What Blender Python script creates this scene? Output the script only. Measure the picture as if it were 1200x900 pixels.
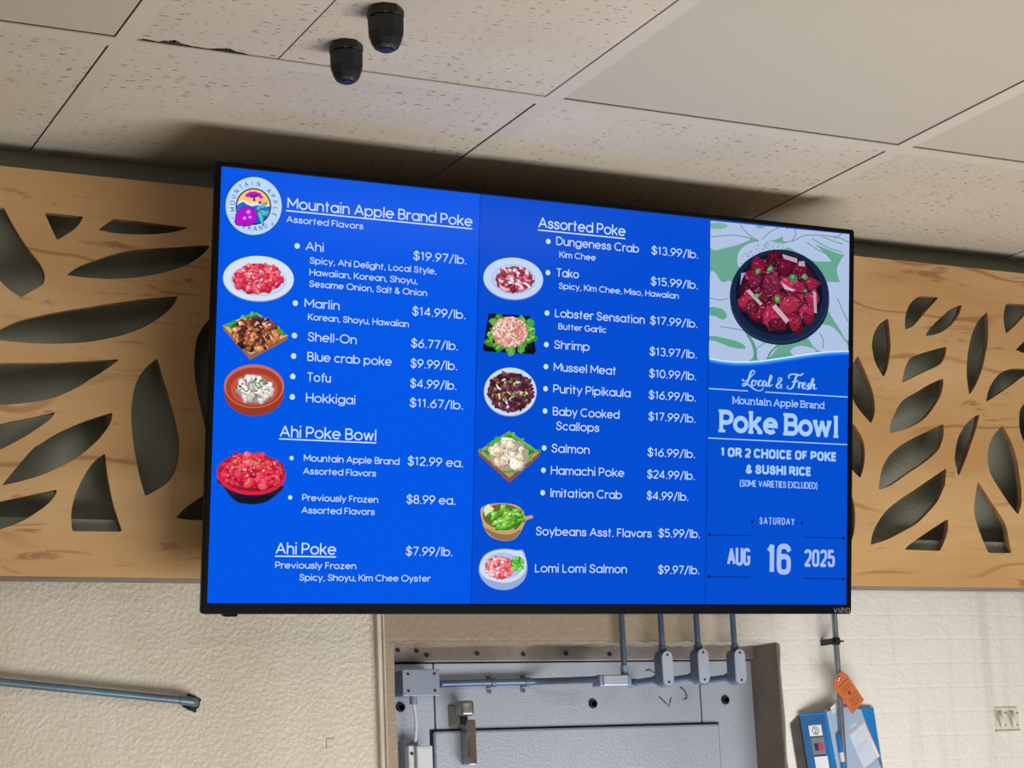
import bpy, bmesh, math, random
from math import sin, cos, pi, radians
from mathutils import Vector, Matrix

# ------------------------------------------------------------------ camera, world, lights
for o in list(bpy.data.objects): bpy.data.objects.remove(o)
SC = bpy.context.scene; COL = SC.collection
random.seed(7)
F, YAW, PITCH, ROLL = 2268.7, 0.4745, 0.2122, -0.0451     # pixels, radians (image taken as 1200 x 900)
CAMZ = 1.75                                               # eye height above the floor
f_ = Vector((sin(YAW)*cos(PITCH), cos(YAW)*cos(PITCH), sin(PITCH)))
r_ = Vector((cos(YAW), -sin(YAW), 0)); u_ = r_.cross(f_)
CR = r_*cos(ROLL) + u_*sin(ROLL); CU = -r_*sin(ROLL) + u_*cos(ROLL)
cam = bpy.data.cameras.new('camera'); camo = bpy.data.objects.new('camera', cam); COL.objects.link(camo)
camo.matrix_world = Matrix(((CR.x, CU.x, -f_.x, 0), (CR.y, CU.y, -f_.y, 0), (CR.z, CU.z, -f_.z, CAMZ), (0, 0, 0, 1)))
cam.sensor_width = 36; cam.lens = F/1200*36; cam.clip_start = 0.05; cam.clip_end = 50
SC.camera = camo
SC.view_settings.view_transform = 'Standard'; SC.view_settings.look = 'None'
SC.view_settings.gamma = 1; SC.view_settings.use_curve_mapping = False
SC.view_settings.exposure = 0.0

W = bpy.data.worlds.new('world'); SC.world = W; W.use_nodes = True
bg = W.node_tree.nodes['Background']
bg.inputs[0].default_value = (1.0, 0.96, 0.90, 1); bg.inputs[1].default_value = 0.065

def area(name, loc, aim, sx, sy, power, col):
    l = bpy.data.lights.new(name, 'AREA'); l.shape = 'RECTANGLE'; l.size = sx; l.size_y = sy
    l.energy = power; l.color = col
    o = bpy.data.objects.new(name, l); COL.objects.link(o); o.location = loc
    o.rotation_euler = (Vector(aim)-Vector(loc)).to_track_quat('-Z', 'Y').to_euler()
    return o
CEIL = 0.957 + CAMZ
area('display_case_light', (1.78, 1.42, .95), (1.75, 2.45, 2.35), 1.7, .6, 31, (1, .98, .955))       # lit food case below and in front of the screen
area('ceiling_lamp_light', (-.5, 1.0, CEIL-.03), (-.2, 1.6, 0), 1.2, .3, 6, (1, .98, .955))
area('ceiling_lamp_light', (2.8, -1.2, CEIL-.03), (2.8, -1.2, 0), 1.2, .6, 30, (1, .98, .955))
area('ceiling_lamp_light', (.1, -1.2, CEIL-.03), (.1, -1.2, 0), 1.2, .6, 18, (1, .98, .955))

# ------------------------------------------------------------------ tracing helpers: a line of sight cut by a real plane
def ray(px, py): return CR*((px-600)/F) - CU*((py-450)/F) + f_
def at_y(px, py, Y): d = ray(px, py); p = d*(Y/d.y); return Vector((p.x, p.y, p.z+CAMZ))
def at_z(px, py, Z): d = ray(px, py); p = d*((Z-CAMZ)/d.z); return Vector((p.x, p.y, p.z+CAMZ))

# ------------------------------------------------------------------ materials
def lin(c): return tuple(((v/255)/12.92 if v/255 <= .04045 else ((v/255+.055)/1.055)**2.4) for v in c)
MATS = {}
def mat(name, rgb, rough=.5, metal=0., spec=.5):
    if name in MATS: return MATS[name]
    m = bpy.data.materials.new(name); m.use_nodes = True; b = m.node_tree.nodes['Principled BSDF']
    b.inputs['Base Color'].default_value = (*lin(rgb), 1); b.inputs['Roughness'].default_value = rough
    b.inputs['Metallic'].default_value = metal; b.inputs['Specular IOR Level'].default_value = spec
    MATS[name] = m; return m
class N:
    """small node helper on one material"""
    def __init__(s, m): s.t = m.node_tree; s.b = s.t.nodes['Principled BSDF']; s.co = None
    def new(s, typ, **kw):
        n = s.t.nodes.new(typ)
        for k, v in kw.items():
            if k in n.inputs and not hasattr(n, k): n.inputs[k].default_value = v
            elif hasattr(n, k): setattr(n, k, v)
            else: n.inputs[k].default_value = v
        return n
    def link(s, a, b): s.t.links.new(a, b)
    def coord(s, scale=(1, 1, 1)):
        if not s.co: s.co = s.t.nodes.new('ShaderNodeTexCoord')
        mp = s.t.nodes.new('ShaderNodeMapping'); mp.inputs['Scale'].default_value = scale
        s.link(s.co.outputs['Object'], mp.inputs['Vector']); return mp.outputs['Vector']
    def noise(s, scale, vec, detail=3, rough=.5, dist=0):
        n = s.new('ShaderNodeTexNoise'); n.inputs['Scale'].default_value = scale; n.inputs['Detail'].default_value = detail
        n.inputs['Roughness'].default_value = rough; n.inputs['Distortion'].default_value = dist
        s.link(vec, n.inputs['Vector']); return n.outputs['Fac']
    def ramp(s, fac, stops, interp='LINEAR'):
        n = s.t.nodes.new('ShaderNodeValToRGB'); n.color_ramp.interpolation = interp; e = n.color_ramp.elements
        while len(e) < len(stops): e.new(.5)
        for x, (p, c) in zip(e, stops): x.position = p; x.color = (*c, 1) if len(c) == 3 else c
        s.link(fac, n.inputs[0]); return n.outputs[0]
    def mix(s, fac, a, b, mode='MIX'):
        n = s.t.nodes.new('ShaderNodeMix'); n.data_type = 'RGBA'; n.blend_type = mode
        for v, i in ((fac, 0), (a, 6), (b, 7)):
            if hasattr(v, 'node'): s.link(v, n.inputs[i])
            else: n.inputs[i].default_value = v if i == 0 else (*v, 1)
        return n.outputs[2]
    def math(s, op, a, b=0.):
        n = s.t.nodes.new('ShaderNodeMath'); n.operation = op
        for v, i in ((a, 0), (b, 1)):
            if hasattr(v, 'node'): s.link(v, n.inputs[i])
            else: n.inputs[i].default_value = v
        return n.outputs[0]
    def color(s, c): s.link(c, s.b.inputs['Base Color'])
    def bump(s, h, strength=.5, dist=.002):
        n = s.t.nodes.new('ShaderNodeBump'); n.inputs['Strength'].default_value = strength; n.inputs['Distance'].default_value = dist
        s.link(h, n.inputs['Height']); s.link(n.outputs[0], s.b.inputs['Normal'])
def g3(v): return (v, v, v)

def m_maple():
    m = mat('maple_plywood', (212, 170, 122), .42); n = N(m)
    base = n.ramp(n.noise(2.2, n.coord((.8, 1, 3.2)), 3, .5, .6), [(.32, lin((198, 154, 101))), (.5, lin((209, 168, 115))), (.68, lin((218, 181, 132)))])
    fine = n.ramp(n.noise(9, n.coord((.7, 1, 16)), 3, .6, .5), [(.35, g3(0)), (.75, g3(.16))])
    # sparse dark flecks and short streaks
    st = n.ramp(n.noise(5.5, n.coord((1.5, 1, 9)), 4, .62, 1.2), [(.59, g3(0)), (.68, g3(.75))])
    pm = n.ramp(n.noise(4, n.coord((1.1, 1, 2.4)), 2), [(.45, g3(0)), (.58, g3(1))])
    # thin wandering growth lines, broken up
    wv = n.t.nodes.new('ShaderNodeTexWave'); wv.wave_type = 'BANDS'; wv.bands_direction = 'Z'; wv.wave_profile = 'SIN'
    wv.inputs['Scale'].default_value = 2.1; wv.inputs['Distortion'].default_value = 11; wv.inputs['Detail'].default_value = 3; wv.inputs['Detail Scale'].default_value = 1.0; wv.inputs['Detail Roughness'].default_value = .55
    n.link(n.coord((.55, 1, 1.5)), wv.inputs['Vector'])
    ln = n.ramp(wv.outputs['Fac'], [(.985, g3(0)), (.997, g3(.6))])
    lm = n.ramp(n.noise(3.1, n.coord((1, 1, 1.5)), 1), [(.46, g3(0)), (.58, g3(1))])
    c = n.mix(fine, base, lin((176, 124, 76))); c = n.mix(n.math('MULTIPLY', st, pm), c, lin((150, 100, 60))); c = n.mix(n.math('MULTIPLY', ln, lm), c, lin((146, 94, 56)))
    n.color(c); return m
def m_plaster():
    m = mat('textured_cream_paint', (214, 202, 176), .5); n = N(m); v = n.coord()
    a = n.noise(150, v, 2, .5, .25); b = n.noise(50, v, 2, .5, .2)
    h = n.math('ADD', n.ramp(a, [(.38, g3(0)), (.66, g3(1))]), n.math('MULTIPLY', b, .8)); n.bump(h, .32, .003)
    st = n.ramp(n.noise(2.2, n.coord((3, 1, .8)), 3), [(.35, lin((220, 212, 195))), (.65, lin((209, 199, 179)))]); n.color(st); return m
def m_glossy_wall():
    m = mat('glossy_cream_block_paint', (206, 198, 178), .33); n = N(m); v = n.coord()
    a = n.noise(120, n.coord((1, 1, .85)), 3, .5, .3); b = n.noise(9, n.coord((1, 1, 1)), 3)
    # shallow horizontal block courses
    sx = n.t.nodes.new('ShaderNodeSeparateXYZ'); n.link(v, sx.inputs[0])
    fr = n.math('FRACT', n.math('MULTIPLY', n.math('ADD', sx.outputs['Z'], n.math('MULTIPLY', b, .006)), 24.0))
    cr = n.ramp(fr, [(0, g3(0)), (.07, g3(1)), (.93, g3(1)), (1, g3(0))])
    h = n.math('ADD', n.math('MULTIPLY', a, .8), n.math('MULTIPLY', cr, .16)); n.bump(h, .5, .004)
    # tan over the doorway, paler cream to the right
    t = n.ramp(n.math('ADD', sx.outputs['X'], n.math('MULTIPLY', b, .25)), [(0, lin((182, 160, 130))), (1, lin((182, 160, 130)))])
    mr = n.t.nodes.new('ShaderNodeMapRange'); n.link(n.math('ADD', sx.outputs['X'], n.math('MULTIPLY', n.noise(6, v, 3), .3)), mr.inputs[0])
    mr.inputs[1].default_value = 1.80; mr.inputs[2].default_value = 2.02
    grime = n.ramp(n.noise(3, n.coord((9, 1, .5)), 4, .6), [(.5, g3(0)), (.75, g3(.22))])
    c = n.mix(mr.outputs[0], lin((164, 148, 126)), lin((228, 225, 217))); c = n.mix(grime, c, lin((150, 134, 110)))
    n.color(c); return m
def m_backing():
    m = mat('grey_green_backing_paint', (146, 150, 135), .42); n = N(m); v = n.coord()
    a = n.noise(60, v, 3, .6, 1.2); k = n.noise(150, n.coord((1, 1, .4)), 2, .5, 2)
    sx = n.t.nodes.new('ShaderNodeSeparateXYZ'); n.link(v, sx.inputs[0]); mr = n.t.nodes.new('ShaderNodeMapRange'); n.link(sx.outputs['X'], mr.inputs[0])
    mr.inputs[1].default_value = 1.2; mr.inputs[2].default_value = 1.7; mr.inputs[3].default_value = .25       # smoother coat on the left, trowelled on the right
    h = n.math('ADD', n.math('MULTIPLY', a, .6), n.math('MULTIPLY', k, .7)); n.bump(n.math('MULTIPLY', h, mr.outputs[0]), .6, .004)
    return m
def m_tile_fissured():
    m = mat('fissured_ceiling_tile', (206, 196, 180), .9, 0, .2); n = N(m)
    v = n.coord((30, 120, 1)); d = n.t.nodes.new('ShaderNodeMix'); d.data_type = 'VECTOR'
    vo = n.t.nodes.new('ShaderNodeTexVoronoi'); vo.voronoi_dimensions = '2D'; vo.inputs['Scale'].default_value = 1.6; vo.inputs['Randomness'].default_value = 1
    ad = n.t.nodes.new('ShaderNodeVectorMath'); ad.operation = 'ADD'; nz = n.t.nodes.new('ShaderNodeTexNoise'); nz.inputs['Scale'].default_value = 1.5
    n.link(v, nz.inputs['Vector']); n.link(v, ad.inputs[0])
    sc = n.t.nodes.new('ShaderNodeVectorMath'); sc.operation = 'SCALE'; sc.inputs['Scale'].default_value = .8
    n.link(nz.outputs['Color'], sc.inputs[0]); n.link(sc.outputs[0], ad.inputs[1]); n.link(ad.outputs[0], vo.inputs['Vector'])
    sp = n.t.nodes.new('ShaderNodeSeparateColor'); n.link(vo.outputs['Color'], sp.inputs[0])
    thr = n.math('MULTIPLY', n.math('POWER', sp.outputs[0], 2.0), .22)
    hole = n.math('LESS_THAN', vo.outputs['Distance'], thr)
    patch = n.ramp(n.noise(7, n.coord((1, 1, 1)), 2), [(.38, g3(.35)), (.56, g3(.9))])
    fac = n.math('MULTIPLY', hole, patch)
    sof = n.ramp(n.noise(5, n.coord((.6, 1, 1)), 3), [(.3, lin((200, 189, 172))), (.7, lin((210, 201, 186)))])
    n.color(n.mix(fac, sof, lin((92, 78, 66))))
    n.bump(n.math('SUBTRACT', n.math('MULTIPLY', n.noise(160, n.coord((.5, 1, 1)), 2), .25), hole), .35, .002); return m
def m_tile_smooth():
    m = mat('smooth_vinyl_ceiling_tile', (190, 182, 166), .75, 0, .25); n = N(m)
    n.bump(n.noise(240, n.coord((1, .8, 1)), 2), .25, .001)
    sc = n.ramp(n.noise(3, n.coord((1.2, 5, 1)), 4, .65, 1), [(.70, g3(0)), (.80, g3(.18))])
    n.color(n.mix(sc, lin((192, 184, 168)), lin((130, 118, 104)))); return m
def m_tee():
    m = mat('painted_ceiling_tee', (206, 197, 182), .6, 0, .3); n = N(m)
    n.bump(n.noise(120, n.coord(), 2), .1, .001); return m
def m_stucco_metal():
    m = mat('stucco_embossed_aluminium', (172, 182, 200), .42, .5); n = N(m)
    vo = n.t.nodes.new('ShaderNodeTexNoise'); vo.inputs['Scale'].default_value = 330; vo.inputs['Detail'].default_value = 2; vo.inputs['Distortion'].default_value = .3
    n.link(n.coord(), vo.inputs['Vector']); n.bump(vo.outputs['Fac'], .35, .0015)
    st = n.ramp(n.noise(3, n.coord((1, 1, .6)), 4, .6), [(.4, lin((186, 194, 208))), (.8, lin((170, 178, 192)))]); n.color(st); return m
def m_speckle(name, rgb, rgb2, scale, rough, metal=0., bump=.15, thr=(.4, .7)):
    m = mat(name, rgb, rough, metal); n = N(m)
    n.color(n.ramp(n.noise(scale, n.coord(), 4, .6), [(thr[0], lin(rgb)), (thr[1], lin(rgb2))]))
    n.bump(n.noise(scale*4, n.coord(), 2), bump, .001); return m
M = dict(
    maple=m_maple(), plaster=m_plaster(), wall=m_glossy_wall(), back=m_backing(), fiss=m_tile_fissured(), smooth=m_tile_smooth(), tee=m_tee(),
    cooler=m_stucco_metal(), ledge=m_speckle('grey_ledge_paint', (128, 118, 116), (104, 94, 92), 14, .6),
    trim=m_speckle('white_corner_bead', (222, 212, 200), (200, 186, 170), 8, .45),
    jamb=m_speckle('brown_grey_jamb', (118, 106, 92), (98, 86, 74), 9, .6, 0, .5),
    header=m_speckle('weathered_metal_header', (126, 116, 112), (158, 152, 148), 12, .45, .5, .2, (.42, .72)),
    dark=m_speckle('dark_plenum', (30, 26, 24), (22, 20, 18), 5, .9),
    plywood_edge=m_speckle('plywood_edge', (150, 112, 80), (118, 84, 58), 40, .7),
    bezel=m_speckle('black_bezel_plastic', (5, 6, 11), (4, 5, 9), 60, .45, 0, .03),
    housing=m_speckle('matte_black_housing', (20, 20, 22), (16, 16, 18), 60, .55),
    pipe=m_speckle('painted_blue_grey_conduit', (104, 122, 150), (90, 106, 132), 20, .38, .55, .12),
    box=m_speckle('grey_junction_paint', (150, 160, 178), (140, 150, 170), 10, .45, .35, .1),
    conduit_body=m_speckle('grey_cast_conduit_body', (104, 118, 144), (94, 108, 132), 30, .42, .4, .15),
    cover=m_speckle('light_grey_cover', (188, 198, 214), (178, 188, 206), 15, .4, .4, .08),
    galv=m_speckle('galvanised_pipe', (160, 168, 178), (128, 138, 150), 22, .32, .75, .15),
    screw=m_speckle('dark_screw', (46, 46, 50), (36, 36, 38), 50, .5, .5),
    steel=m_speckle('shiny_hinge_steel', (180, 178, 172), (130, 126, 118), 30, .3, .85, .2),
    rust=m_speckle('rusty_brown_plate', (110, 88, 84), (92, 70, 66), 30, .55, .4, .2),
    blackp=m_speckle('black_nylon', (20, 24, 28), (15, 18, 21), 60, .5, 0, .15),
    slate=m_speckle('blue_slate_pipe', (104, 130, 148), (86, 100, 116), 14, .4, .4, .25),
    white=m_speckle('white_plastic', (214, 218, 224), (204, 208, 214), 20, .45),
    tag=m_speckle('orange_tag_card', (196, 104, 52), (178, 88, 42), 18, .6),
    tagink=m_speckle('brown_print', (112, 48, 24), (98, 40, 20), 30, .7),
    binder=m_speckle('blue_vinyl_binder', (34, 128, 196), (26, 118, 186), 10, .35, 0, .15),
    binder_dark=m_speckle('dark_blue_vinyl', (24, 98, 158), (20, 88, 146), 10, .4, 0, .15),
    binder_side=m_speckle('dark_grey_binder_edge', (74, 70, 66), (60, 56, 54), 40, .7),
    paper=m_speckle('white_paper', (226, 230, 236), (218, 222, 230), 20, .7),
    pinkp=m_speckle('pink_print', (216, 92, 120), (206, 82, 110), 20, .7),
    navyp=m_speckle('navy_print', (30, 44, 84), (26, 38, 74), 20, .7),
    redp=m_speckle('red_print', (196, 60, 70), (186, 52, 62), 20, .7),
    greyp=m_speckle('grey_print', (120, 124, 136), (110, 114, 126), 20, .7),
    lightp=m_speckle('pale_blue_print', (176, 200, 230), (166, 190, 222), 20, .7),
    capblue=m_speckle('bright_blue_plastic', (30, 120, 206), (26, 110, 196), 20, .35),
    outlet=m_speckle('painted_over_cream_plastic', (216, 210, 194), (206, 198, 182), 20, .4),
    floor=m_speckle('pale_vinyl_floor', (196, 188, 176), (184, 176, 164), 6, .5),
    logo=m_speckle('silver_logo_print', (150, 152, 158), (140, 142, 148), 40, .4, .3),
    chip=m_speckle('broken_tile_core', (104, 84, 62), (70, 56, 42), 120, .9, 0, .8),
)
M['bezel'].node_tree.nodes['Principled BSDF'].inputs['Specular IOR Level'].default_value = .15
_g = mat('clear_pocket_film', (225, 238, 252), .18, 0, .6); MATS['clear_pocket_film'] = _g
_g.node_tree.nodes['Principled BSDF'].inputs['Alpha'].default_value = .32
M['film'] = _g

# ------------------------------------------------------------------ mesh helpers
def bm_(): return bmesh.new()
def add_box(b, x0, x1, y0, y1, z0, z1, bev=0., seg=2):
    vs = [b.verts.new(p) for p in ((x0, y0, z0), (x1, y0, z0), (x1, y1, z0), (x0, y1, z0), (x0, y0, z1), (x1, y0, z1), (x1, y1, z1), (x0, y1, z1))]
    fs = [b.faces.new([vs[i] for i in q]) for q in ((0, 3, 2, 1), (4, 5, 6, 7), (0, 1, 5, 4), (1, 2, 6, 5), (2, 3, 7, 6), (3, 0, 4, 7))]
    if bev:
        es = list({e for f in fs for e in f.edges}); bmesh.ops.bevel(b, geom=es, offset=bev, segments=seg, profile=.5, affect='EDGES')
def frame_of(d):
    d = d.normalized(); a = Vector((0, 0, 1)) if abs(d.z) < .9 else Vector((1, 0, 0))
    x = d.cross(a).normalized(); return x, d.cross(x).normalized()
def add_tube(b, pts, rad, n=20, cap=True):
    pts = [Vector(p) for p in pts]; rads = rad if isinstance(rad, (list, tuple)) else [rad]*len(pts); rings = []; x = None
    for i, p in enumerate(pts):
        d = (pts[min(i+1, len(pts)-1)]-pts[max(i-1, 0)]).normalized()
        if x is None: x, y = frame_of(d)
        else:
            x = (x-d*x.dot(d)).normalized(); y = d.cross(x)
        rings.append([b.verts.new(p+(x*cos(2*pi*k/n)+y*sin(2*pi*k/n))*rads[i]) for k in range(n)])
    for a, c in zip(rings, rings[1:]):
        for k in range(n): b.faces.new((a[k], a[(k+1) % n], c[(k+1) % n], c[k]))
    if cap: b.faces.new(rings[0][::-1]); b.faces.new(rings[-1])
def add_prism(b, poly, d):
    """poly: 3D outline; extruded by vector d"""
    d = Vector(d); a = [b.verts.new(Vector(p)) for p in poly]; c = [b.verts.new(Vector(p)+d) for p in poly]; n = len(a)
    b.faces.new(a); b.faces.new(c[::-1])
    for i in range(n): b.faces.new((a[i], c[i], c[(i+1) % n], a[(i+1) % n]))
def bezier(ps, n=14):
    out = []
    for i in range(n+1):
        t = i/n; q = [Vector(p) for p in ps]
        while len(q) > 1: q = [a.lerp(c, t) for a, c in zip(q, q[1:])]
        out.append(q[0])
    return out
def obj(name, b, m, parent=None, smooth=False, kind=None, label=None):
    bmesh.ops.recalc_face_normals(b, faces=b.faces[:])
    me = bpy.data.meshes.new(name); b.to_mesh(me); b.free()
    for mm in (m if isinstance(m, (list, tuple)) else [m]): me.materials.append(mm)
    if smooth:
        me.polygons.foreach_set('use_smooth', [True]*len(me.polygons))
        try: me.set_sharp_from_angle(angle=radians(40))
        except Exception: pass
    o = bpy.data.objects.new(name, me); COL.objects.link(o)
    if parent: o.parent = parent
    if kind: o['kind'] = kind
    if label: o['label'] = label
    return o
def thing(name, label, cat, loc=(0, 0, 0), group=None):
    o = bpy.data.objects.new(name, None); COL.objects.link(o); o.location = loc; o.empty_display_size = .05
    o['label'] = label; o['category'] = cat
    if group: o['group'] = group
    return o
def tag(o, label, cat, group=None):
    o['label'] = label; o['category'] = cat
    if group: o['group'] = group
    return o
def put(o, parent):
    """parent o (built in world coordinates) to an Empty that carries only a location"""
    o.parent = parent; o.location = o.location - parent.location; return o
def smooth_outline(pts, rnd, steps=5):
    """closed outline; points (x, z) or (x, z, 1) for a corner; Catmull-Rom between corners, corners slightly rounded"""
    n = len(pts); P = [Vector((p[0], p[1])) for p in pts]; C = [len(p) > 2 for p in pts]; out = []
    for i in range(n):
        p1, p2 = P[i], P[(i+1) % n]
        p0 = P[i-1] if not C[i] else p1-(p2-p1)*.5; p3 = P[(i+2) % n] if not C[(i+1) % n] else p2+(p2-p1)*.5
        for k in range(steps):
            t = k/steps
            q = .5*((2*p1)+(p2-p0)*t+(2*p0-5*p1+4*p2-p3)*t*t+(3*p1-p0-3*p2+p3)*t**3)
            out.append((q, C[i] and k == 0))
    res = []; m = len(out)
    for i, (q, c) in enumerate(out):
        if not c: res.append(q); continue
        a, b = out[i-1][0], out[(i+1) % m][0]
        a = q+(a-q).normalized()*min(rnd, (a-q).length*.9); b = q+(b-q).normalized()*min(rnd, (b-q).length*.9)
        for t in (0, .25, .5, .75, 1): res.append((1-t)**2*a+2*t*(1-t)*q+t*t*b)
    return res
def plate_with_holes(name, outer, holes, depth, bev, m):
    """outline lists in (x, z); a solid plate from y = 0 back to y = depth"""
    cu = bpy.data.curves.new(name, 'CURVE'); cu.dimensions = '2D'; cu.fill_mode = 'BOTH'; cu.extrude = depth/2-bev; cu.bevel_depth = bev; cu.bevel_resolution = 1; cu.offset = -bev
    for pl in [outer]+holes:
        s = cu.splines.new('POLY'); s.points.add(len(pl)-1); s.use_cyclic_u = True
        for q, p in zip(s.points, pl): q.co = (p[0], p[1], 0, 1)
    o = bpy.data.objects.new(name, cu); COL.objects.link(o)
    me = bpy.data.meshes.new_from_object(o.evaluated_get(bpy.context.evaluated_depsgraph_get()))
    bpy.data.objects.remove(o); bpy.data.curves.remove(cu)
    for v in me.vertices: x, z, e = v.co; v.co = (x, depth/2-e, z)
    b = bm_(); b.from_mesh(me); bpy.data.meshes.remove(me); bmesh.ops.remove_doubles(b, verts=b.verts[:], dist=1e-5)
    return b

# ================================================================== THE SETTING
WY = 2.720                                    # face of the rear wall
PX0, PX1 = .0, 3.2
PAN_Y = 2.645                                 # front of the plywood panels
PAN_B, PAN_T = .1243*PAN_Y+CAMZ, .3446*PAN_Y+CAMZ
b = bm_(); add_box(b, -3, 5, -4, 3.2, -.05, 0); obj('floor', b, M['floor'], kind='structure')

# door recess edges, traced on the wall face
DL, DR, DT = at_y(461.5, 756, WY).x, at_y(913.5, 751, WY).x, at_y(700, 752.5, WY).z
XT = at_y(450, 760, WY).x                     # where the left wall ends
COOL_Y = 2.806
b = bm_(); add_box(b, -3, XT-.004, WY-.006, WY+.12, 0, CEIL+.06); obj('wall_left', b, M['plaster'], kind='structure')
# wall with the doorway (soft worn edges)
def wall_with_opening():
    b = bm_()
    pts = [(XT, 0), (DL, 0)]
    random.seed(3)
    zt = DT
    pts += [(DL+random.uniform(-.0012, .0012), z) for z in [k*.05 for k in range(1, int(zt/.05))]] + [(DL, zt-.004), (DL+.004, zt)]
    k = DL+.02
    while k < DR-.015: pts.append((k, zt+random.uniform(-.0022, .0018))); k += .014
    pts += [(DR-.004, zt), (DR, zt-.004)] + [(DR+random.uniform(-.002, .002), z) for z in [k*.03 for k in range(int(zt/.03), 0, -1)] if z < zt-.01] + [(DR, 0)]
    pts += [(5, 0), (5, CEIL+.06), (XT, CEIL+.06)]
    vs = [b.verts.new((x, WY, z)) for x, z in pts]; f = b.faces.new(vs)
    r = bmesh.ops.extrude_face_region(b, geom=[f]); ev = [v for v in r['geom'] if isinstance(v, bmesh.types.BMVert)]
    bmesh.ops.translate(b, verts=ev, vec=(0, .12, 0)); bmesh.ops.triangulate(b, faces=[q for q in b.faces if len(q.verts) > 4])
    return b
obj('wall_right', wall_with_opening(), M['wall'], kind='structure')
# right jamb lining of the recess
b = bm_(); add_box(b, DR-.004, DR+.02, WY+.004, WY+.12, 0, DT-.002, .002); obj('trim_1', b, M['jamb'], kind='structure')
# corner bead at the end of the left wall
b = bm_(); xa, xb = at_y(444, 760, WY-.02).x, at_y(453.5, 760, WY-.02).x
zz = PAN_B-.012
add_box(b, xa, xa+.008, WY-.016, WY+.002, 0, zz, .002); add_box(b, xa+.0075, xb-.0025, WY-.020, WY+.002, 0, zz, .002); add_box(b, xb-.003, xb, WY-.013, WY+.002, 0, zz, .001)
obj('trim_2', b, M['trim'], kind='structure')
# grey-green painted backing above the ledge
b = bm_(); add_box(b, -1.0, 4.2, WY-.014, WY-.007, PAN_B+.004, CEIL+.02); obj('wall_backing', b, M['back'], kind='structure')

# ceiling: dark plenum, tees and tiles
H = .957
ceil = bpy.data.objects.new('ceiling', None); COL.objects.link(ceil); ceil['kind'] = 'structure'
b = bm_(); add_box(b, -3, 5, -4, 3.0, CEIL+.05, CEIL+.07); obj('ceiling_plenum', b, M['dark'], ceil)
MOD, TEE = .637*H, .0268
tx0 = .6423*H                                             # left edge of the first visible tee
xs = [tx0+MOD*k for k in range(-6, 6)]
ty0, ty1 = 2.3415*H, 2.3695*H                             # the cross row in view
rows = [ty0-MOD*k for k in range(0, 11)]                  # front edges of the cross tees
for k, x in enumerate(xs):
    b = bm_(); add_box(b, x, x+TEE, -4, WY-.014, CEIL-.001, CEIL+.0005); add_box(b, x+TEE/2-.001, x+TEE/2+.001, -4, WY-.014, CEIL, CEIL+.03)
    obj('ceiling_tee', b, M['tee'], ceil)
for y in rows:
    b = bm_(); add_box(b, -3, 5, y, y+TEE, CEIL-.0014, CEIL+.0004); obj('ceiling_tee', b, M['tee'], ceil)
def tile(x0, x1, y0, y1, m, lift=.001, jag=None, gap=(0, 0, 0, 0)):
    """gap: left, right, front, back openings towards the tee; jag: (x0, x1) crumbled stretch of the back edge"""
    x0 += gap[0]; x1 -= gap[1]; y0 += gap[2]; y1 -= gap[3]; z = CEIL+lift
    pts = [(x0, y0), (x1, y0), (x1, y1)]
    if jag:
        rnd = random.Random(5); x = jag[1]; pts.append((x, y1))
        while x > jag[0]:
            x -= rnd.uniform(.004, .012); t = (jag[1]-x)/(jag[1]-jag[0]); pts.append((x, y1-rnd.uniform(.0005, .004)-.013*max(0, 1-abs(t-.74)/.13)-.009*max(0, 1-abs(t-.25)/.12)))
        pts.append((jag[0]-.002, y1))
    pts.append((x0, y1))
    b = bm_(); vs = [b.verts.new((x, y, z)) for x, y in pts]; f = b.faces.new(vs)
    r = bmesh.ops.extrude_face_region(b, geom=[f]); bmesh.ops.translate(b, verts=[v for v in r['geom'] if isinstance(v, bmesh.types.BMVert)], vec=(0, 0, .016))
    return obj('ceiling_tile', b, m, ceil)
yb0, yb1 = rows[0]+TEE, WY-.016
seam = .868*H+.0
for k in range(len(xs)-1):
    a, c = xs[k]+TEE, xs[k+1]
    # back row (cut to meet the wall), one seam right of the screen
    if k == 8:
        s = 2.378*H; tile(a, s, yb0, yb1, M['fiss'], .0008, gap=(.0, .001, 0, 0)); tile(s, c, yb0, yb1, M['fiss'], .0016, gap=(.001, 0, 0, 0))
    else: tile(a, c, yb0, yb1, M['fiss'], .0008, gap=(.0004, .0018 if k in (5, 6, 7) else .0006, .0004, 0))
    for j in range(len(rows)-1):
        y0, y1 = rows[j+1]+TEE, rows[j]
        if j == 0 and k == 6:
            tile(a, seam, y0, y1, M['fiss'], .0010, jag=(a+.010, a+.150), gap=(.0004, .0012, 0, .0006)); tile(seam, c, y0, y1, M['fiss'], .0008, gap=(.0012, .0008, 0, .0008))
        elif j == 0 and k in (5, 7, 8, 9): tile(a, c, y0, y1, M['smooth'], .0012, gap=(.0004, .0014, 0, .0014))
        else: tile(a, c, y0, y1, M['fiss' if (k+j) % 3 else 'smooth'], .001)
b = bm_(); rnd = random.Random(5)
for i in range(26):                                        # crumbs of tile core in the broken edge
    x = xs[6]+TEE+.012+i*.0053; h = .012*max(.2, 1-abs((i/26)-.28)/.2); add_box(b, x, x+.004, rows[0]-rnd.uniform(.3, 1)*h, rows[0]-.0002, CEIL+.0015, CEIL+.004)
obj('broken_tile_edge', b, M['chip'], ceil)

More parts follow.
